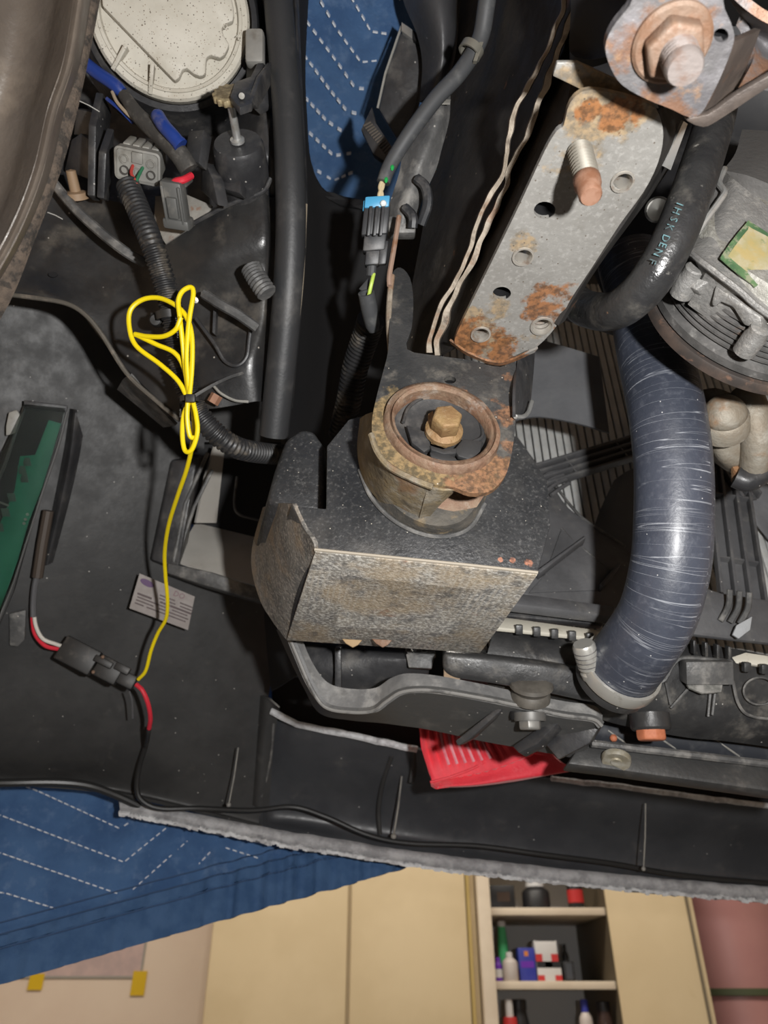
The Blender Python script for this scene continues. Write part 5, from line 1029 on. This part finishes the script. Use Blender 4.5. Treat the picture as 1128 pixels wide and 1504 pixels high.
# tube and crossbar on the right
tpb = thing('cooler_tube', 'black spiral-wrapped cooler tube under the radiator tank', 'tube', P(980, 1090, .69))
tp = path([(840, 1062, .70), (900, 1076, .70), (1000, 1088, .70), (1128, 1104, .70), (1220, 1116, .70)], 8)
mk('tube', MB().tube(tp, .0145, 18), mat('tube_blue_black', (.030, .033, .040), .4, layers=[('noise', (.15, .15, .15), 40, .5, .75, .4)]), tpb)
for k in range(4):
    a = tp[8+6*k]; u = (tp[9+6*k]-tp[8+6*k]).normalized(); mk('wrap_edge', MB().tube([a-u*.018+U_*.0100-F_*.0105, a-F_*.0150, a+u*.018-U_*.0100-F_*.0105], .0009, 6), greyp, tpb)
mk('orange_mark', MB().ball(P(901, 1084, .684), .0035, 6), dm, tpb)
tcb = thing('crossbar', 'dusty black lower crossbar with a round screw', 'crossbar', P(1000, 1120, .66))
mk('face', MB().plate([(832, 1122), (850, 1096), (880, 1088), (1000, 1104), (1200, 1126), (1200, 1170), (1128, 1162), (1000, 1144), (900, 1130)], plane3((850, 1100, .655), (1128, 1122, .655), (900, 1130, .645)), .02), mat('bar_black', (.034, .034, .034), .5, col2=(.05, .05, .049), layers=[('noise', (.22, .2, .18), 30, .5, .78, .45)], bump=.25), tcb, .003)
mk('top_lip', MB().tube(path([(868, 1092, .65), (1000, 1107, .65), (1128, 1122, .65), (1200, 1130, .65)], 4), .0035, 8), dusty, tcb)
so = mk('screw', MB().lathe(P(905, 1117, .644), (CAM-P(905, 1117, .65))*.5-U_*.35, [(0, .002), (.0045, .0026), (.0052, .0012), (.0118, .0022), (.0125, 0), (.0125, -.003)], 28), mat('screw_pale', (.45, .43, .37), .5, .3, col2=(.3, .27, .2), scale=90), tcb); so['label'] = 'round pale screw head'
# red pouch
redm = mat('red_fabric', (.70, .025, .045), .6, col2=(.78, .04, .06), scale=20, layers=[('noise', (.70, .12, .14), 90, .52, .72, .4)], bump=.3, bscale=380, sheen=.3)
pinkm = mat('red_faded', (.62, .17, .21), .7, col2=(.70, .30, .34), scale=60)
tpo = thing('red_pouch', 'bright red pleated fabric pouch hanging behind the support bracket', 'pouch', P(700, 1140, .80))
L1 = px([(616, 1062), (618, 1090), (622, 1120), (634, 1148)], 5)
rows = []
for t_ in range(0, 25):
    u = t_/24
    top = (616+130*u, 1050+20*u); bot = (634+150*u, 1146-40*u+8*math.sin(u*3)); dz = .012*math.sin(t_*math.pi/1.0*.999)*0+(.006 if t_ % 2 else -.002)*(1 if u < .75 else .4)
    rows.append([P(top[0], top[1], .80+dz), P(top[0]*.5+bot[0]*.5-4*(1-u), (top[1]+bot[1])/2, .79+dz), P(bot[0]*.9+top[0]*.1, bot[1]*.9+top[1]*.1, .785+dz*.5), P(bot[0], bot[1], .783)])
mk('pleated_side', MB().sheet(rows, .002), redm, tpo, smooth=60)
for k in range(6):
    a = rows[5+2*k][0].lerp(rows[5+2*k][1], .2); b = rows[5+2*k][1].lerp(rows[5+2*k][2], .7); n_ = (CAM-a).normalized()*.003
    mk('faded_pleat', MB().tube([a+n_, rows[5+2*k][1]+n_, b+n_], .0018, 6), pinkm, tpo)
mk('base', MB().surf([[(632, 1150, .783), (700, 1128, .79), (742, 1092, .80), (800, 1092, .80), (812, 1110, .80)], [(640, 1154, .775), (700, 1142, .782), (755, 1122, .79), (800, 1115, .792), (830, 1122, .795)], [(648, 1156, .775), (700, 1152, .776), (760, 1142, .782), (810, 1135, .788), (848, 1130, .795)], [(655, 1157, .785), (700, 1155, .785), (755, 1148, .79), (805, 1139, .794), (850, 1131, .80)]], 7, 6, .004), redm, tpo, smooth=50)
mk('seam_cord', MB().tube(path([(632, 1149, .780), (665, 1140, .780), (700, 1126, .786), (725, 1108, .793), (742, 1090, .797)], 6), .0016, 8), redm, tpo)
mk('top_flap', MB().surf([[(740, 1090, .80), (770, 1086, .80), (806, 1094, .80)], [(745, 1105, .793), (775, 1104, .79), (812, 1112, .795)]], 5, 4, .003), redm, tpo)
tag(mk('gap_backdrop', MB().surf([[(400, 990, .97), (700, 1030, 1.02), (1000, 1070, 1.03), (1300, 1100, 1.04)], [(400, 1060, .965), (700, 1110, 1.0), (1000, 1140, 1.01), (1300, 1170, 1.02)], [(400, 1110, .965), (700, 1165, 1.0), (1000, 1195, 1.01), (1300, 1220, 1.02)]], 5, 5, .02), blackdeep), 'matt black added absorber in the dark gap behind the red pouch', 'backdrop')  # dark sheet added to hide the bright garage in the gap
# ---- bumper cover (inside)
tbc = thing('bumper_cover', 'black plastic bumper cover seen from inside with a torn chalky lower lip', 'bumper', P(560, 1240, .95))
lrows = [[(-120, 410, .70), (0, 410, .72), (150, 410, .76), (300, 410, .82), (430, 410, .86)],
         [(-120, 520, .71), (0, 520, .73), (150, 520, .775), (300, 520, .83), (430, 520, .88)],
         [(-120, 660, .72), (0, 660, .74), (150, 660, .79), (300, 660, .84), (430, 660, .90)],
         [(-120, 820, .73), (0, 820, .755), (150, 820, .805), (300, 820, .86), (425, 820, .92)],
         [(-120, 960, .745), (0, 960, .775), (150, 960, .825), (300, 960, .875), (405, 960, .925)],
         [(-120, 1080, .775), (0, 1080, .80), (150, 1085, .845), (300, 1090, .89), (385, 1090, .925)],
         [(-120, 1135, .81), (0, 1140, .835), (150, 1150, .875), (300, 1180, .91), (385, 1200, .935)],
         [(-120, 1146, .80), (0, 1148, .825), (150, 1160, .865), (300, 1192, .90), (385, 1212, .925)]]
sidep = MB().surf(lrows, 14, 14, .004)
OPEN = [(272, 672), (312, 646), (440, 650), (440, 886), (400, 878), (312, 850), (244, 834)]
def inside(x, y):
    c = False
    for (x1, y1), (x2, y2) in zip(OPEN, OPEN[1:]+OPEN[:1]):
        if (y1 > y) != (y2 > y) and x < (x2-x1)*(y-y1)/(y2-y1)+x1: c = not c
    return c
def topx(p): q = p-CAM; d = q.dot(F_); return 564+FPX*q.dot(R_)/d, 752-FPX*q.dot(U_)/d
sidep.f = [f for f in sidep.f if not inside(*topx(sum((sidep.v[i] for i in f), V())/len(f)))]
mk('side_panel', sidep, linerm, tbc, smooth=50)
fr = [[(385, 1040, .925), (420, 1056, .915), (440, 1066, .905), (520, 1080, .91), (612, 1100, .915), (700, 1132, .925), (850, 1150, .94), (1000, 1168, .955), (1128, 1184, .97), (1220, 1196, .98)],
      [(385, 1080, .93), (408, 1090, .925), (440, 1098, .92), (520, 1112, .925), (612, 1128, .93), (700, 1150, .94), (850, 1176, .955), (1000, 1194, .97), (1128, 1208, .985), (1220, 1218, .995)],
      [(385, 1140, .935), (400, 1145, .945), (440, 1152, .95), (520, 1165, .955), (612, 1180, .96), (700, 1195, .97), (850, 1215, .985), (1000, 1235, 1.0), (1128, 1248, 1.015), (1220, 1260, 1.02)],
      [(385, 1190, .935), (400, 1195, .95), (440, 1200, .955), (520, 1212, .96), (612, 1225, .965), (700, 1240, .975), (850, 1258, .99), (1000, 1275, 1.005), (1128, 1288, 1.02), (1220, 1298, 1.025)],
      [(385, 1212, .925), (400, 1215, .935), (440, 1222, .935), (520, 1238, .94), (612, 1252, .945), (700, 1264, .95), (850, 1282, .97), (1000, 1296, .985), (1128, 1306, 1.0), (1220, 1314, 1.01)]]
for r in fr: r.append((1420, 2*r[-1][1]-r[-2][1]+14, 2*r[-1][2]-r[-2][2]+.008))
mk('front_panel', MB().surf(fr, 6, 7, .004), mat('bumper_front_plastic', (.040, .042, .047), .42, col2=(.054, .056, .061), scale=12, layers=[('noise', DUST, 30, .55, .85, .25), ('speck', (.45, .44, .42), 95, .10, .14)], bump=.1, rvar=.08), tbc, smooth=50)
chalk = mat('torn_chalky', (.66, .67, .68), .75, col2=(.42, .42, .43), scale=60, layers=[('noise', (.72, .73, .74), 120, .48, .62, .7), ('noise', (.05, .05, .05), 45, .6, .7, .6)], bump=.8, bscale=260)
lip = px([(176, 1186), (230, 1196), (300, 1210), (380, 1226), (450, 1238), (520, 1249), (590, 1260), (680, 1272), (750, 1280), (850, 1291), (950, 1301), (1050, 1309), (1140, 1316), (1220, 1322), (1420, 1334)], 10)
def lipd(x): return .875+.10*max(0, min(1.4, (x-176)/950.0))
rows = [[P(x, y-13, lipd(x)+.006) for x, y in lip], [P(x, y-9, lipd(x)-.002) for x, y in lip], [P(x, y-1, lipd(x)-.006) for x, y in lip], [P(x, y+7+2.2*noise.noise(V((x*.09, 1, 0))), lipd(x)-.004) for x, y in lip], [P(x, y+11+4*noise.noise(V((x*.15, 4, 0))), lipd(x)+.004) for x, y in lip]]
lp_ = mk('torn_lip', MB().sheet(rows, .004), mat('lip_grey', (.25, .25, .258), .6, col2=(.42, .42, .43), scale=50, layers=[('noise', (.42, .42, .42), 90, .52, .66, .6)], bump=.6, bscale=250), tbc, smooth=60, jit=.0012)
lp_['label'] = 'torn grey lower lip'
fz = MB()
for i, (x, y) in enumerate(lip[:-1]):
    x2, y2 = lip[i+1]
    for j in range(2):
        u = j/2; xx, yy = x+(x2-x)*u, y+(y2-y)*u; r = .0020+.0016*noise.noise(V((xx*.07, 8, j)))
        fz.box(P(xx, yy+8+3*noise.noise(V((xx*.11, 2, 0))), lipd(xx)-.005), (P(x2, y2, lipd(x2))-P(x, y, lipd(x)))*.28, U_*abs(r), F_*.002)
mk('torn_edge', fz, chalk, lp_, smooth=60, jit=.0016)['kind'] = 'stuff'
mk('smooth_lip', MB().tube(path([(-120, 1150, .80), (0, 1150, .82), (80, 1149, .84), (130, 1154, .855), (170, 1168, .868), (205, 1184, .878)], 7), .0046, 10), mat('lip_black', (.02, .02, .02), .4), tbc)
mk('step_edge', MB().tube(path([(398, 1044, .900), (430, 1060, .896), (445, 1066, .895), (520, 1081, .900), (612, 1101, .905)], 8), .0042, 8), chalk, tbc, jit=.0012)
mk('step_edge', MB().tube(path([(810, 1143, .922), (860, 1150, .928), (890, 1152, .929), (960, 1162, .938), (1050, 1174, .948), (1200, 1192, .965)], 8), .0036, 8), chalk, tbc, jit=.0010)
mk('corner_crease', MB().tube(path([(402, 1062, .912), (398, 1110, .92), (390, 1150, .925), (384, 1170, .925)], 6), .0016, 8), dusty, tbc)
mk('edge_return', MB().surf([[(608, 1098, .912), (614, 1100, .925)], [(608, 1120, .915), (613, 1124, .93)], [(604, 1150, .92), (608, 1152, .935)]], 3, 4, .003), linerm, tbc)
mk('pressed_crease', MB().tube(path([(575, 1110, .922), (562, 1150, .945), (556, 1190, .955), (558, 1225, .955)], 6), .0030, 8), linerm, tbc)
mk('upright_corner', MB().surf([[(376, 1020, .93), (392, 1025, .905), (410, 1040, .905)], [(372, 1090, .93), (384, 1095, .915), (402, 1095, .92)], [(365, 1180, .935), (378, 1185, .925), (395, 1190, .93)]], 4, 5, .004), linerm, tbc)
for (a, b, r) in (((350, 1098), (336, 1182), .0009), ((590, 1140), (578, 1228), .0012), ((948, 1180), (945, 1276), .0009)):
    da = .88 if a[0] < 400 else .93
    tag(mk('retaining_pin', MB().tube([P(*a, da), P((a[0]+b[0])/2+1, (a[1]+b[1])/2, da+.0), P(*b, da-.005)], r, 8).ball(P(*b, da-.005), r*3, 6), greyp), {350: 'thin pale pin on the black side panel near the lip end', 590: 'thin pale pin below the left edge of the red pouch', 948: 'thin pale pin on the bumper front under the lower crossbar'}[a[0]], 'pin')
tag(mk('draped_cable', MB().tube(path([(219, 1068, .845), (214, 1095, .85), (205, 1125, .855), (201, 1155, .855), (208, 1175, .855), (235, 1187, .86), (290, 1187, .875), (370, 1190, .905), (430, 1185, .925), (480, 1200, .925), (540, 1226, .925), (600, 1238, .93), (700, 1242, .94), (800, 1255, .945), (900, 1268, .955), (1000, 1285, .965), (1140, 1298, .98), (1200, 1302, .985)], 8), .0030, 10), mat('cable_black', (.016, .016, .016), .45)), 'black cable lying along the inside of the bumper lip', 'cable')
# duct opening in the side panel: black frame, pale inner walls
tdo = thing('duct_frame', 'black rectangular duct frame with pale inner walls beside the block', 'duct frame', P(300, 800, .84))
whitep = mat('pale_plastic', (.46, .44, .40), .6, col2=(.40, .38, .345), scale=16, layers=[('noise', (.3, .27, .23), 30, .55, .75, .4)])
mk('side_rail', MB().loft([[P(x, y, .815) for x, y in ((252, 676), (290, 672), (262, 836), (222, 822))], [P(x, y, .86) for x, y in ((248, 672), (300, 668), (268, 842), (216, 826))]]), black, tdo, .003)
mk('rail_rib', MB().tube([P(305, 665, .82), P(272, 740, .815), P(255, 825, .815)], .0022, 8), dusty, tdo)
mk('rail_rib', MB().tube([P(312, 690, .83), P(285, 745, .825), P(262, 815, .82)], .0020, 8), dusty, tdo)
mk('inner_wall', MB().plate([(302, 700), (316, 655), (330, 660), (318, 768), (288, 768)], plane3((302, 700, .85), (330, 660, .87), (288, 768, .845)), .003), whitep, tdo)
mk('floor_wall', MB().plate([(256, 822), (288, 766), (405, 790), (405, 872), (310, 842)], plane3((256, 822, .825), (288, 768, .893), (400, 792, .905)), .003), whitep, tdo)
mk('back_wall', MB().plate([(262, 618), (430, 632), (430, 806), (310, 776), (240, 760)], plane3((310, 640, .905), (420, 650, .915), (312, 772, .895)), .003), blackdeep, tdo)
mk('base_rail', MB().loft([[P(x, y, .81) for x, y in ((246, 826), (310, 840), (400, 868), (400, 888), (300, 860), (245, 842))], [P(x, y, .85) for x, y in ((246, 828), (310, 842), (400, 870), (400, 892), (300, 864), (245, 846))]]), dusty, tdo, .003)
mk('pocket_rim', MB().tube(path([(348, 700, .87), (344, 740, .865), (352, 756, .865), (380, 764, .868)], 5), .0016, 6), dusty, tdo)
# sticker on the liner
stf = plane3((203, 842, .800), (285, 872, .828), (190, 893, .802)); sn = -away(stf, 240, 880)
tsk = thing('paper_label', 'small dirty white printed label with a purple oval on the black side panel', 'label', stf(240, 882))
mk('sheet', MB().prism([stf(*p) for p in ((205, 842), (286, 876), (276, 925), (190, 893))], sn*.0008), mat('label_paper', (.33, .30, .285), .7, col2=(.28, .25, .235), scale=70), tsk)
ov = [(216+10*math.cos(a)+1*math.sin(a), 856+5.5*math.sin(a)+3.5*math.cos(a)) for a in [2*math.pi*k/24 for k in range(24)]]
mk('purple_oval', MB().prism([stf(*p)+sn*.0009 for p in ov], sn*.0003), mat('purple_ink', (.12, .07, .15), .6), tsk)
ink = mat('label_ink', (.11, .085, .085), .7)
ex = (stf(276, 925)-stf(190, 893)).normalized()
ey = (stf(205, 842)-stf(190, 893)).normalized()
text('print', 'DO', stf(263, 874)+sn*.0010, ex, ey, .0085, mat('label_ink_red', (.22, .13, .15), .7), tsk)
rnd = random.Random(3)
for r in range(6):                                # rows of illegible fine print
    y0 = .22+.1*r; mb = MB(); x = .06+.02*rnd.random()
    while x < .93:
        L = .03+.05*rnd.random()
        if not (r > 3 and x < .05) and not (r >= 4 and x < .38) and rnd.random() > .15:
            q = V(stf(190, 893))+(stf(276, 925)-stf(190, 893))*min(.94, x+L/2)+(stf(205, 842)-stf(190, 893))*(y0*.9)
            mb.box(q+sn*.0010, ex*(L*.5*.085), ey*(.0011 if r == 3 else .0007), sn*.0002)
        x += L+.015
    if mb.v: mk('print', mb, ink, tsk)
# side lamp with green circuit board
tl = thing('side_lamp', 'clear side lamp with a green circuit board set into the black panel', 'lamp', P(40, 780, .76))
lf_ = plane3((40, 600, .738), (100, 610, .752), (0, 930, .750)); ln = -away(lf_, 50, 750)
housing = [(38, 592), (98, 598), (94, 620), (50, 762), (20, 870), (-40, 1010), (-110, 960), (-60, 800)]
mk('housing', MB().prism([lf_(*p)-ln*.024 for p in housing], ln*.026), mat('lamp_dark', (.035, .035, .035), .35), tl, .001)
mk('circuit_board', MB().prism([lf_(*p)+ln*.002 for p in ((72, 617), (90, 622), (63, 715), (43, 765), (26, 825), (0, 895), (-50, 1010), (-50, 860), (0, 770), (22, 720), (30, 670), (52, 668))], ln*.0018), mat('pcb_green', (.035, .24, .15), .45, col2=(.05, .29, .18), scale=30), tl, .0003)
chipm = mat('chip_grey', (.11, .16, .135), .5)
cps = [(33, 690), (40, 678), (36, 702)]+[(18-9*k, 730+22*k) for k in range(5)]
for x, y in cps: mk('chip', MB().box(lf_(x, y)+ln*.0042, R_*.0038, (U_*.9-R_*.2).normalized()*.0042, ln*.0008), chipm, tl, .0003)
for x, y in ((41, 755), (38, 762), (36, 768)): mk('solder_joint', MB().ball(lf_(x, y)+ln*.004, .0015, 6), clampm, tl)
rim_ = mat('lamp_rim', (.10, .10, .098), .4)
mk('rim', MB().tube([lf_(*p)+ln*.005 for p in px([(99, 605), (86, 655), (64, 720), (44, 780), (18, 860), (-10, 930), (-40, 1000)], 4)], .0014, 8), rim_, tl)
mk('rim', MB().tube([lf_(*p)+ln*.005 for p in px([(37, 598), (22, 640), (5, 690), (-25, 750)], 4)], .0016, 8), rim_, tl)
mk('clasp', MB().prism([lf_(*p)+ln*.003 for p in ((14, 606), (26, 602), (32, 612), (24, 636), (10, 640), (10, 626))], ln*.004), greyp, tl, .001)
gl = bpy.data.materials.new('clear_lens'); gl.use_nodes = True; b_ = gl.node_tree.nodes['Principled BSDF']
b_.inputs['Base Color'].default_value = (.75, .8, .78, 1); b_.inputs['Roughness'].default_value = .12; b_.inputs['Transmission Weight'].default_value = 1.0; b_.inputs['IOR'].default_value = 1.25
mk('lens', MB().prism([lf_(*p)+ln*.008 for p in ((38, 594), (97, 600), (92, 625), (54, 748), (20, 855), (-40, 1000), (-110, 950), (-60, 800))], ln*.0015), gl, tl)
mk('top_cap', MB().prism([lf_(*p)+ln*.004 for p in ((36, 588), (100, 596), (98, 606), (36, 600))], ln*.004), black, tl, .0008)
mk('dowel', MB().tube([lf_(-4, 735)+ln*.005, lf_(14, 742)+ln*.005], .001, 6), greyp, tl)
tlc = thing('lamp_holder', 'black lamp holder clip beside the green circuit lamp', 'holder', P(80, 740, .77))
mk('rail', MB().surf([[(103, 600, .765), (111, 605, .752), (122, 640, .767)], [(93, 665, .770), (103, 670, .755), (115, 680, .772)], [(76, 740, .775), (87, 748, .760), (101, 740, .777)], [(58, 826, .776), (68, 830, .766), (78, 826, .778)]], 5, 6, .003), black, tlc)
mk('peg', MB().tube([P(71, 750, .756), P(62, 800, .758), P(55, 848, .760)], .0055, 10), mat('brown_peg', (.06, .045, .035), .6), tlc)
mk('foot', MB().plate([(13, 902), (38, 896), (36, 940), (26, 950), (14, 948)], plane3((13, 902, .766), (38, 896, .769), (14, 948, .772)), .006), dusty, tlc, .001)
# black inline plug with red / white wires
tip = thing('inline_plug', 'black inline plug with red and white wires lying on the side panel', 'connector', P(145, 975, .78))
pX2 = (P(205, 1010, .79)-P(90, 950, .785)).normalized(); pZ2 = (CAM-P(145, 975, .78)).normalized(); pY2 = pZ2.cross(pX2).normalized(); pZ2 = pX2.cross(pY2)
ipm = mat('inline_black', (.022, .021, .020), .5, layers=[('noise', (.16, .14, .12), 70, .5, .75, .4)])
def ib(name, x, y, d, a, b, c, bev=.002, m_=ipm): return mk(name, MB().box(P(x, y, d), pX2*a, pY2*b, pZ2*c), m_, tip, bev)
ib('female_half', 116, 963, .782, .0200, .0135, .009)
ib('male_half', 160, 984, .784, .0135, .0115, .008)
ib('latch', 152, 972, .775, .010, .0035, .003, .001)
ib('latch', 180, 982, .78, .008, .004, .004, .001)
ib('rear_collar', 186, 998, .786, .010, .0075, .006)
for x, y in ((151, 965), (137, 987)): mk('pin_mark', MB().ball(P(x, y, .7715), .0020, 6), nutm, tip)
whw = mat('white_wire', (.62, .58, .52), .5); gyw = mat('grey_wire', (.10, .10, .105), .5)
mk('wire', MB().tube(path([(49, 885, .766), (50, 900, .767), (53, 920, .766), (63, 938, .766), (82, 946, .772), (94, 950, .778)], 7), .0020, 8), whw, tip)
mk('wire', MB().tube(path([(48, 892, .768), (48, 912, .769), (52, 932, .770), (66, 948, .770), (84, 953, .776), (92, 954, .78)], 7), .0022, 8), rw, tip)
mk('wire_sleeve', MB().tube(path([(55, 842, .760), (51, 862, .762), (49, 885, .765), (49, 906, .766)], 6), .0030, 8), gyw, tip)
mk('wire', MB().tube(path([(200, 1005, .782), (210, 1015, .78), (218, 1035, .782), (221, 1055, .79), (219, 1070, .80)], 6), .0024, 8), rw, tip)
mk('wire', MB().tube(path([(190, 1015, .785), (194, 1030, .79), (195, 1055, .80)], 5), .0010, 6), gyw, tip)
mk('heat_shrink', MB().tube(path([(219, 1066, .80), (217, 1085, .82), (214, 1096, .845)], 5), .0024, 8), ipm, tip)
# yellow wire: long run and a bundled loop tied to the conduit
yw = mat('yellow_wire', (.80, .62, .004), .38)
ty = thing('yellow_wire', 'bright yellow wire coiled and tied to the conduit, running down to the inline plug', 'wire', P(278, 585, .57))
yr = .00185
mk('run', MB().tube(path([(203, 998, .776), (214, 985, .772), (222, 955, .765), (232, 930, .758), (244, 908, .748), (246, 880, .735), (243, 845, .72), (242, 810, .70), (248, 770, .67), (262, 725, .635), (274, 690, .61), (282, 655, .59), (285, 620, .578), (281, 585, .57)], 8), yr, 10), yw, ty)
for pts in ([(277, 588, .567), (262, 560, .566), (235, 535, .566), (200, 508, .566), (190, 480, .566), (192, 455, .566), (210, 440, .566), (235, 438, .564), (260, 450, .56), (275, 468, .558), (282, 495, .558), (282, 540, .56), (278, 585, .564)],
            [(278, 586, .566), (272, 540, .562), (268, 500, .558), (264, 465, .556), (262, 442, .556), (268, 428, .556), (280, 422, .556), (284, 432, .556), (278, 470, .556), (274, 520, .558), (276, 560, .562), (279, 586, .566)],
            [(278, 580, .568), (270, 540, .566), (256, 518, .566), (230, 506, .566), (205, 494, .566), (199, 491, .566), (215, 494, .564), (240, 494, .560), (258, 484, .556), (266, 466, .554)],
            [(279, 588, .564), (270, 610, .566), (268, 640, .568), (272, 662, .568), (282, 660, .566), (290, 635, .564), (288, 610, .564), (283, 588, .564)],
            [(276, 588, .562), (275, 615, .562), (279, 640, .564), (286, 643, .566)]):
    mk('loop', MB().tube(path(pts, 8), yr, 10), yw, ty)
tz = thing('cable_tie', 'black cable tie round the yellow wire bundle with its tail sticking out', 'cable tie', P(279, 585, .565))
mk('band', MB().lathe(P(279, 586, .566), U_, [(.0062, -.002), (.0076, -.002), (.0076, .002), (.0062, .002)], 18), ipm, tz)
mk('head', MB().box(P(280, 585, .556), R_*.0035, U_*.003, F_*.002), ipm, tz, .0006)
mk('tail', MB().tube(path([(283, 583, .560), (310, 567, .57), (335, 555, .585), (356, 548, .60)], 5), .0013, 6), dusty, tz)
tq = thing('harness_clip', 'black push clip on the conduit inside the yellow loop', 'clip', P(236, 465, .60))
mk('clip', MB().box(P(236, 470, .60), R_*.007, U_*.005, F_*.005), ipm, tq, .001)
mk('button', MB().lathe(P(228, 470, .595), CAM-P(228, 470, .6), [(0, .004), (.004, .003), (.005, 0), (.005, -.006)], 14), ipm, tq)
mk('strap', MB().lathe(P(250, 462, .588), P(255, 490, .59)-P(244, 430, .585), [(.0098, -.003), (.0112, -.003), (.0112, .003), (.0098, .003)], 18), ipm, tq)
